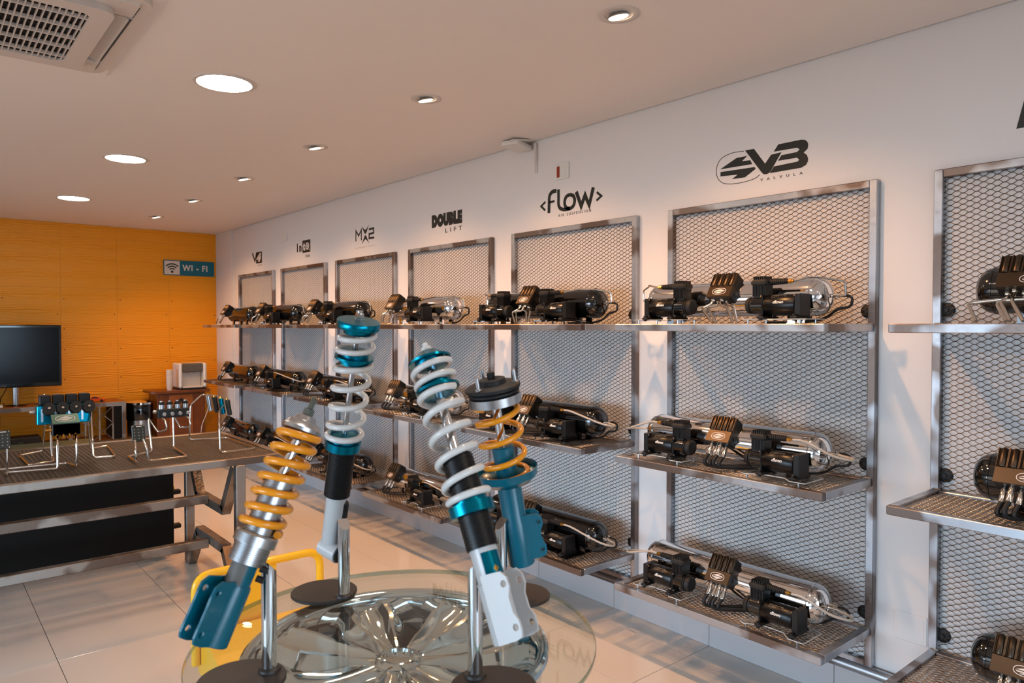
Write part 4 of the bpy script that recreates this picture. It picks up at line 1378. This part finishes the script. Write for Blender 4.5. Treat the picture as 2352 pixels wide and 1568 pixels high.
# ------------------------------------------------------------------ ceiling
spot_words = ['directly above the big rack, nearest', 'second from the front', 'third from the front', 'fourth from the front', 'fifth from the front', 'nearest the yellow wall']
lens_warm = mat('lamp_warm', (255, 240, 220), 0.3, emit=((1.0, 0.80, 0.58), 14.0))
mat('lamp_reflector', (235, 225, 210), 0.22, 0.9)
mat('lamp_cool', (255, 255, 255), 0.4, emit=(LED_COLOR, LED_STRENGTH))
def spotlight(x, y, word):
    t = empty('ceiling_spotlight', (x, y, CEIL))
    MB().lathe([(0.046, 0.012), (0.050, -0.003), (0.072, -0.004), (0.075, -0.002), (0.075, 0.0)], seg=40, caps=False).build('trim_ring', 'ac_white', t)
    MB().lathe([(0.052, 0.0005), (0.0, 0.0006)], seg=32, caps=False).build('dark_can', 'lamp_reflector', t)
    ax = Vector((0.24, 0.0, -1)).normalized()
    MB().lathe([(0.020, -0.004), (0.036, 0.003), (0.0385, 0.008), (0.037, 0.010)], (-0.004, 0, -0.001), ax, 28).build('lamp_body', 'satin_silver', t)
    MB().lathe([(0.0365, 0.0), (0.030, 0.004), (0.0, 0.006)], Vector((-0.004, 0, -0.001)) + ax * 0.0095, ax, 24, caps=False).build('lens', 'lamp_warm', t)
    d = bpy.data.lights.new('lamp_light', 'SPOT')
    d.energy = SPOT_POWER
    d.color = SPOT_COLOR
    d.spot_size = math.radians(128)
    d.spot_blend = 0.85
    d.shadow_soft_size = 0.03
    o = bpy.data.objects.new('lamp_light', d)
    COL.objects.link(o)
    o.parent = t
    o.location = Vector((-0.004, 0, -0.001)) + ax * 0.03
    aim = Vector((0.22, 0, -1)).normalized()
    o.rotation_euler = aim.to_track_quat('-Z', 'Y').to_euler()
    return tag(t, 'small warm recessed ceiling spotlight, ' + word, 'spotlight', 'warm spotlights in a row along the white wall')
for k, w in enumerate(spot_words):
    spotlight(1.945, 1.734 + 1.238 * k, w)

led_words = ['large round white ceiling panel light, nearest the camera', 'middle round white ceiling panel light of the three', 'round white ceiling panel light nearest the yellow wall']
def panel_light(x, y, label):
    t = empty('ceiling_panel_light', (x, y, CEIL))
    MB().lathe([(0.117, -0.004), (0.118, -0.007), (0.130, -0.006), (0.134, -0.002), (0.134, 0.0)], seg=56, caps=False).build('trim_ring', 'ac_white', t)
    MB().lathe([(0.117, -0.005), (0.0, -0.0052)], seg=48, caps=False).build('diffuser', 'lamp_cool', t)
    return tag(t, label, 'panel light', 'round ceiling panel lights')
for k, y in enumerate((3.364, 5.30, 7.235)):
    panel_light(1.118, y, led_words[k])
for y, w in ((1.43, 'out of view just above the glass table'), (-0.5, 'out of view behind the camera'), (-2.2, 'out of view by the street front')):  # unseen lamps continuing the row, added to brighten the ceiling
    panel_light(1.118, y, 'round white ceiling panel light ' + w)

# cassette air conditioner
t = empty('air_conditioner', (0.205, 3.085, CEIL))
def rrect(hx, hy, r, n=6):
    pts = []
    for cx, cy, a0 in ((hx - r, hy - r, 0), (-hx + r, hy - r, PI / 2), (-hx + r, -hy + r, PI), (hx - r, -hy + r, 1.5 * PI)):
        for k in range(n + 1):
            a = a0 + PI / 2 * k / n
            pts.append((cx + r * math.cos(a), cy + r * math.sin(a)))
    return pts
def ring_slab(mb, A, B, z0, z1):
    """slab between outline A (outer) and B (inner), same point count"""
    n = len(A)
    vs = [(x, y, z0) for x, y in A] + [(x, y, z0) for x, y in B] + [(x, y, z1) for x, y in A] + [(x, y, z1) for x, y in B]
    fs = []
    for i in range(n):
        j = (i + 1) % n
        fs += [(i, n + i, n + j, j), (2 * n + i, 2 * n + j, 3 * n + j, 3 * n + i), (i, j, 2 * n + j, 2 * n + i), (n + j, n + i, 3 * n + i, 3 * n + j)]
    return mb.add(vs, fs)
MB().box(-0.50, 0.478, -0.46, 0.516, -0.006, 0.0).build('backing_plate', 'ceiling_white', t)
fr = ring_slab(MB(), rrect(0.450, 0.450, 0.06), rrect(0.418, 0.418, 0.05), -0.024, -0.006)
fr.build('outer_frame', 'ac_white', t)
MB().box(-0.412, 0.412, -0.412, 0.412, -0.0085, -0.006).build('dark_recess', 'dark_slot', t)
pn = ring_slab(MB(), rrect(0.352, 0.352, 0.05), rrect(0.285, 0.285, 0.03), -0.052, -0.040)
ring_slab(pn, rrect(0.352, 0.352, 0.05), rrect(0.34, 0.34, 0.05), -0.040, -0.008)
pn.build('centre_panel', 'ac_white', t)
for sx, sy in ((1, 0), (-1, 0), (0, 1), (0, -1)):
    m = Matrix.Rotation(math.atan2(sy, sx), 4, 'Z') @ Matrix.Translation((0.386, 0, -0.020)) @ Matrix.Rotation(math.radians(28), 4, 'Y')
    MB().box(-0.023, 0.023, -0.265, 0.265, -0.003, 0.003, m, ch=0.002).build('louvre', 'ac_white', t)
    for e in (-1, 1):
        m2 = Matrix.Rotation(math.atan2(sy, sx), 4, 'Z') @ Matrix.Translation((0.386, 0, 0))
        MB().box(-0.030, 0.030, 0.27 * e - 0.004 if e < 0 else 0.27, 0.27 * e if e < 0 else 0.274, -0.028, -0.008, m2).build('louvre_end', 'ac_white', t)
for sx, sy in ((1, 1), (-1, 1), (-1, -1), (1, -1)):
    a = sorted((0.285 * sx, 0.414 * sx)); b = sorted((0.285 * sy, 0.414 * sy))
    MB().box(a[0], a[1], b[0], b[1], -0.030, -0.010, ch=0.006).build('corner_cap', 'ac_white', t)
MB().box(-0.286, 0.286, -0.286, 0.286, -0.034, -0.030).build('filter', 'dark_slot', t)
sl = MB().box(-0.0016, 0.0016, -0.285, 0.285, -0.050, -0.036).mesh('grille_slat'); sl.materials.append(MATS['ac_white'])
for k in range(30):
    o = link('grille_slat', sl, t); o.location.x = -0.2755 + k * 0.019
cb = MB().box(-0.285, 0.285, -0.004, 0.004, -0.051, -0.038).mesh('grille_bar'); cb.materials.append(MATS['ac_white'])
for k in range(5):
    o = link('grille_bar', cb, t); o.location.y = -0.228 + k * 0.114
tag(t, 'white ceiling cassette air conditioner with slotted grille', 'air conditioner')

# hanging white box with cable stub at the ceiling line, switch and blank plates
t = empty('ceiling_box', (2.815, 3.30, CEIL))
m = Matrix.Rotation(math.radians(7), 4, 'Y') @ Matrix.Rotation(math.radians(12), 4, 'Z')
MB().box(-0.075, 0.07, -0.055, 0.075, -0.042, -0.016, m, ch=0.006).build('body', 'plastic_white', t)
MB().prism([(-0.10, -0.06), (0.02, -0.09), (0.06, 0.05), (-0.06, 0.08)], Matrix.Rotation(math.radians(-6), 4, 'Y') @ Matrix.Translation((0, 0, -0.012)), 0.006).build('cover', 'plastic_white', t)
MB().lathe([(0.007, 0), (0.007, 0.10), (0.0045, 0.115), (0.004, 0.175)], (0.066, -0.075, -0.018), (0, 0, -1), 10).build('antenna', 'ac_white', t)
tag(t, 'white plastic box hanging from the ceiling line with short rod', 'junction box')

def plate(name, y0, y1, z0, z1, label, cat, mt='plastic_white', dep=0.009):
    t = empty(name, (WALL, (y0 + y1) / 2, (z0 + z1) / 2))
    hy, hz = (y1 - y0) / 2, (z1 - z0) / 2
    MB().box(-dep, 0.0, -hy, hy, -hz, hz, ch=dep / 3).build('plate', mt, t)
    return tag(t, label, cat)
t = plate('switch_plate', 2.953, 3.061, 2.355, 2.447, 'white switch plate with red rocker high on the wall', 'switch')
MB().box(-0.0125, -0.008, 0.018, 0.040, -0.033, 0.030, ch=0.002).build('red_rocker', 'switch_red', t)
MB().box(-0.0115, -0.008, -0.036, -0.006, -0.033, 0.030, ch=0.002).build('blank_module', 'plastic_white', t)
t = plate('outlet_plate', 6.93, 7.06, 2.355, 2.43, 'small white wall plate above the gap between far racks', 'outlet')
MB().box(-0.0115, -0.008, -0.03, 0.03, -0.022, 0.022, ch=0.002).build('blank_module', 'plastic_white', t)
t = plate('blank_plate', 1.05, 1.168, 0.318, 0.425, 'white blank wall plate low between the two nearest racks', 'plate', 'wall_white', 0.004)
MB().box(-0.0046, -0.0035, -0.048, 0.048, -0.045, 0.045, ch=0.0008).build('blank_module', 'wall_white', t)

# ------------------------------------------------------------------ decals above the racks (local x runs right = -y world, local y = up)
WM = basis((WALL - 0.0002, 0, 0), (0, -1, 0), (0, 0, 1))
TH = 0.0010
def W2(pts):
    return [(-y, z) for y, z in pts]
def put_text(mb, s, y, z, size, **kw):
    vs, fs = text_geo(s, size, TH / 2, **kw)
    m = WM @ Matrix.Translation((-y, z, TH / 2))
    mb.add([m @ Vector(v) for v in vs], fs)
    return mb
def fit_text(mb, s, y0, y1, z0, z1, bold=0.0, space=1.0, lift=0.0, shear=0.0):
    """text stretched into the wall rectangle; y0 is the left end seen from the room (larger y)"""
    vs, fs = text_geo(s, 0.1, TH / 2, bold, shear, 1.0, space)
    xs = [v[0] for v in vs]; zs = [v[1] for v in vs]
    m = WM @ Matrix.Translation((0, 0, TH / 2 + lift))
    kx = (y0 - y1) / (max(xs) - min(xs)); kz = (z1 - z0) / (max(zs) - min(zs))
    mb.add([m @ Vector((-y0 + (v[0] - min(xs)) * kx, z0 + (v[1] - min(zs)) * kz, v[2])) for v in vs], fs)
    return mb
def poly(mb, pts, lift=0.0):
    p = W2(pts)
    area = sum(p[i - 1][0] * p[i][1] - p[i][0] * p[i - 1][1] for i in range(len(p)))
    if area < 0:
        p = p[::-1]
    return mb.prism(p, WM @ Matrix.Translation((0, 0, lift)), TH)
def strokes(mb, lst, lift=0.0):
    for pts, w in lst:
        mb.stroke([Vector((p.x, p.y)) for p in smooth2(W2(pts))] if len(pts) > 4 and w < 0 else W2(pts), abs(w), WM @ Matrix.Translation((0, 0, lift)), TH)
    return mb
def smooth2(pts, n=4):
    return [Vector((p.x, p.y)) for p in smooth_path([(a, b, 0) for a, b in pts], n)]
def decal(name, label):
    return tag(empty(name, (0, 0, 0)), label, 'wall decal', 'black lettering decals above the racks')

# sixth rack
t = decal('wall_decal', 'large black wall decal with oval emblem and bold lettering, above the big rack')
e = MB()
poly(e, [(1.958, 2.239), (1.873, 2.276), (1.819, 2.276), (1.844, 2.257), (1.803, 2.254), (1.793, 2.235)])
poly(e, [(1.956, 2.226), (1.781, 2.22), (1.776, 2.211), (1.829, 2.182), (1.896, 2.184), (1.866, 2.2), (1.957, 2.206)])
e.build('bolt_emblem', 'decal_black', t)
strokes(MB(), [([(1.836, 2.3), (1.895, 2.303), (1.953, 2.287), (1.978, 2.248), (1.973, 2.204), (1.944, 2.174), (1.894, 2.162), (1.828, 2.162), (1.777, 2.17), (1.756, 2.182)], -0.0026)]).build('oval_outline', 'decal_black', t)
e = MB()
poly(e, [(1.829, 2.302), (1.785, 2.301), (1.73, 2.226), (1.701, 2.26), (1.653, 2.262), (1.704, 2.187), (1.714, 2.181), (1.724, 2.179), (1.736, 2.181), (1.745, 2.189)])
poly(e, [(1.667, 2.2985), (1.562, 2.2985), (1.546, 2.294), (1.535, 2.283), (1.532, 2.27), (1.535, 2.255), (1.552, 2.242), (1.538, 2.230), (1.532, 2.214), (1.533, 2.202), (1.541, 2.189), (1.561, 2.1805), (1.707, 2.181), (1.687, 2.207), (1.58, 2.209), (1.571, 2.215), (1.581, 2.226), (1.668, 2.228), (1.653, 2.249), (1.581, 2.25), (1.570, 2.259), (1.581, 2.268), (1.689, 2.271)])
e.build('bold_letters', 'decal_black', t)
fit_text(MB(), 'VALVULA', 1.752, 1.555, 2.152, 2.164, 0.0, 2.6).build('small_lettering', 'decal_black', t)

# fifth rack
t = decal('wall_decal', 'black rounded lettering decal between arrow brackets, above the fifth rack')
strokes(MB(), [([(3.154, 2.245), (3.192, 2.223), (3.156, 2.195)], 0.013), ([(2.74, 2.244), (2.706, 2.218), (2.742, 2.198)], 0.013)]).build('arrow_brackets', 'decal_black', t)
ow = [(2.949, 2.26), (2.92, 2.247), (2.91, 2.219), (2.922, 2.191), (2.952, 2.181), (2.982, 2.193), (2.992, 2.222), (2.979, 2.25), (2.949, 2.26)]
strokes(MB(), [([(3.060, 2.297), (3.090, 2.296), (3.112, 2.284), (3.121, 2.262), (3.122, 2.23), (3.124, 2.175)], -0.023), ([(3.120, 2.237), (3.076, 2.239)], 0.013),
               ([(3.043, 2.302), (3.042, 2.25), (3.042, 2.215), (3.027, 2.191), (2.994, 2.180), (2.949, 2.180)], -0.021), (ow, -0.021),
               ([(2.898, 2.268), (2.859, 2.183), (2.829, 2.240), (2.797, 2.181), (2.766, 2.274)], 0.024)]).build('rounded_letters', 'decal_black', t)
fit_text(MB(), 'AIR SUSPENSION', 3.044, 2.784, 2.143, 2.158, 0.0, 1.7).build('small_lettering', 'decal_black', t)

# fourth rack
t = decal('wall_decal', 'black block lettering decal in two lines, above the fourth rack')
fit_text(MB(), 'DOUBLE', 4.358, 3.989, 2.211, 2.305, 0.013, 1.25).build('block_letters', 'decal_black', t)
fit_text(MB(), 'LIFT', 4.190, 3.989, 2.165, 2.194, 0.0, 1.7).build('thin_letters', 'decal_black', t)

# third rack
t = decal('wall_decal', 'black lettering decal with pinched cross shape, above the third rack')
strokes(MB(), [([(5.504, 2.22), (5.503, 2.308), (5.455, 2.262), (5.408, 2.308), (5.409, 2.221)], 0.015), ([(5.280, 2.298), (5.203, 2.300), (5.204, 2.263), (5.277, 2.260), (5.277, 2.225), (5.195, 2.225)], 0.017)]).build('outline_letters', 'decal_black', t)
e = MB()
poly(e, [(5.402, 2.336), (5.356, 2.276), (5.340, 2.266), (5.324, 2.276), (5.280, 2.336), (5.322, 2.306), (5.340, 2.301), (5.358, 2.306)])
poly(e, [(5.402, 2.188), (5.356, 2.248), (5.340, 2.258), (5.324, 2.248), (5.280, 2.188), (5.322, 2.218), (5.340, 2.223), (5.358, 2.218)])
e.build('pinched_cross', 'decal_black', t)
fit_text(MB(), 'SUSPENSÃO A ROSCA', 5.51, 5.19, 2.158, 2.168, 0.0, 1.5).build('faint_lettering', 'decal_faint', t)

# second rack
t = decal('wall_decal', 'black lettering decal with a round gear in a square, above the second rack')
fit_text(MB(), 'In', 6.70, 6.596, 2.220, 2.304, 0.0045, 1.5).build('bold_letters', 'decal_black', t)
poly(MB(), [(6.566, 2.321), (6.406, 2.321), (6.399, 2.315), (6.399, 2.211), (6.406, 2.204), (6.566, 2.204), (6.574, 2.211), (6.574, 2.315)]).build('black_square', 'decal_black', t)
e = fit_text(MB(), 't', 6.560, 6.510, 2.222, 2.304, 0.008, lift=0.0011)
e.prism([(-6.462 + 0.040 * math.cos(a), 2.262 + 0.036 * math.sin(a)) for a in np.linspace(0, 2 * PI, 21)[:-1]], WM @ Matrix.Translation((0, 0, 0.0011)), TH)
e.prism([(-6.415 + 0.007 * math.cos(a), 2.226 + 0.007 * math.sin(a)) for a in np.linspace(0, 2 * PI, 11)[:-1]], WM @ Matrix.Translation((0, 0, 0.0011)), TH)
e.build('white_letters', 'decal_white', t)
e = MB()
for k in range(8):
    a = 2 * PI * k / 8
    e.prism([(-6.462 + 0.020 * math.cos(a) + 0.0045 * math.cos(b), 2.262 + 0.018 * math.sin(a) + 0.0045 * math.sin(b)) for b in np.linspace(0, 2 * PI, 9)[:-1]], WM @ Matrix.Translation((0, 0, 0.0022)), TH)
e.build('gear_dots', 'decal_black', t)
fit_text(MB(), 'TANK', 6.512, 6.406, 2.157, 2.182, 0.0, 1.3).build('thin_letters', 'decal_black', t)

# first rack
t = decal('wall_decal', 'small black decal with white numeral in a square, above the farthest rack')
strokes(MB(), [([(7.876, 2.300), (7.80, 2.210), (7.752, 2.300)], 0.024)]).build('bold_letter', 'decal_black', t)
poly(MB(), [(7.766, 2.301), (7.602, 2.301), (7.602, 2.181), (7.766, 2.181)]).build('black_square', 'decal_black', t)
fit_text(MB(), '4', 7.752, 7.622, 2.196, 2.288, 0.008, lift=0.0011, shear=0.2).build('white_numeral', 'decal_white', t)
fit_text(MB(), 'VÁLVULA', 7.72, 7.60, 2.152, 2.170, 0.0, 1.2).build('faint_lettering', 'decal_faint', t)

# rack at the right edge: first stroke of a slanted letter
t = decal('wall_decal', 'dark slanted letter decal cut by the right edge of the picture')
e = MB()
poly(e, [(0.792, 2.184), (0.765, 2.300), (0.640, 2.300), (0.648, 2.272), (0.740, 2.272), (0.758, 2.184)])
poly(e, [(0.660, 2.184), (0.632, 2.300), (0.600, 2.300), (0.628, 2.184)])
poly(e, [(0.735, 2.240), (0.742, 2.218), (0.640, 2.218), (0.634, 2.240)])
e.build('slanted_letter', 'decal_black', t)
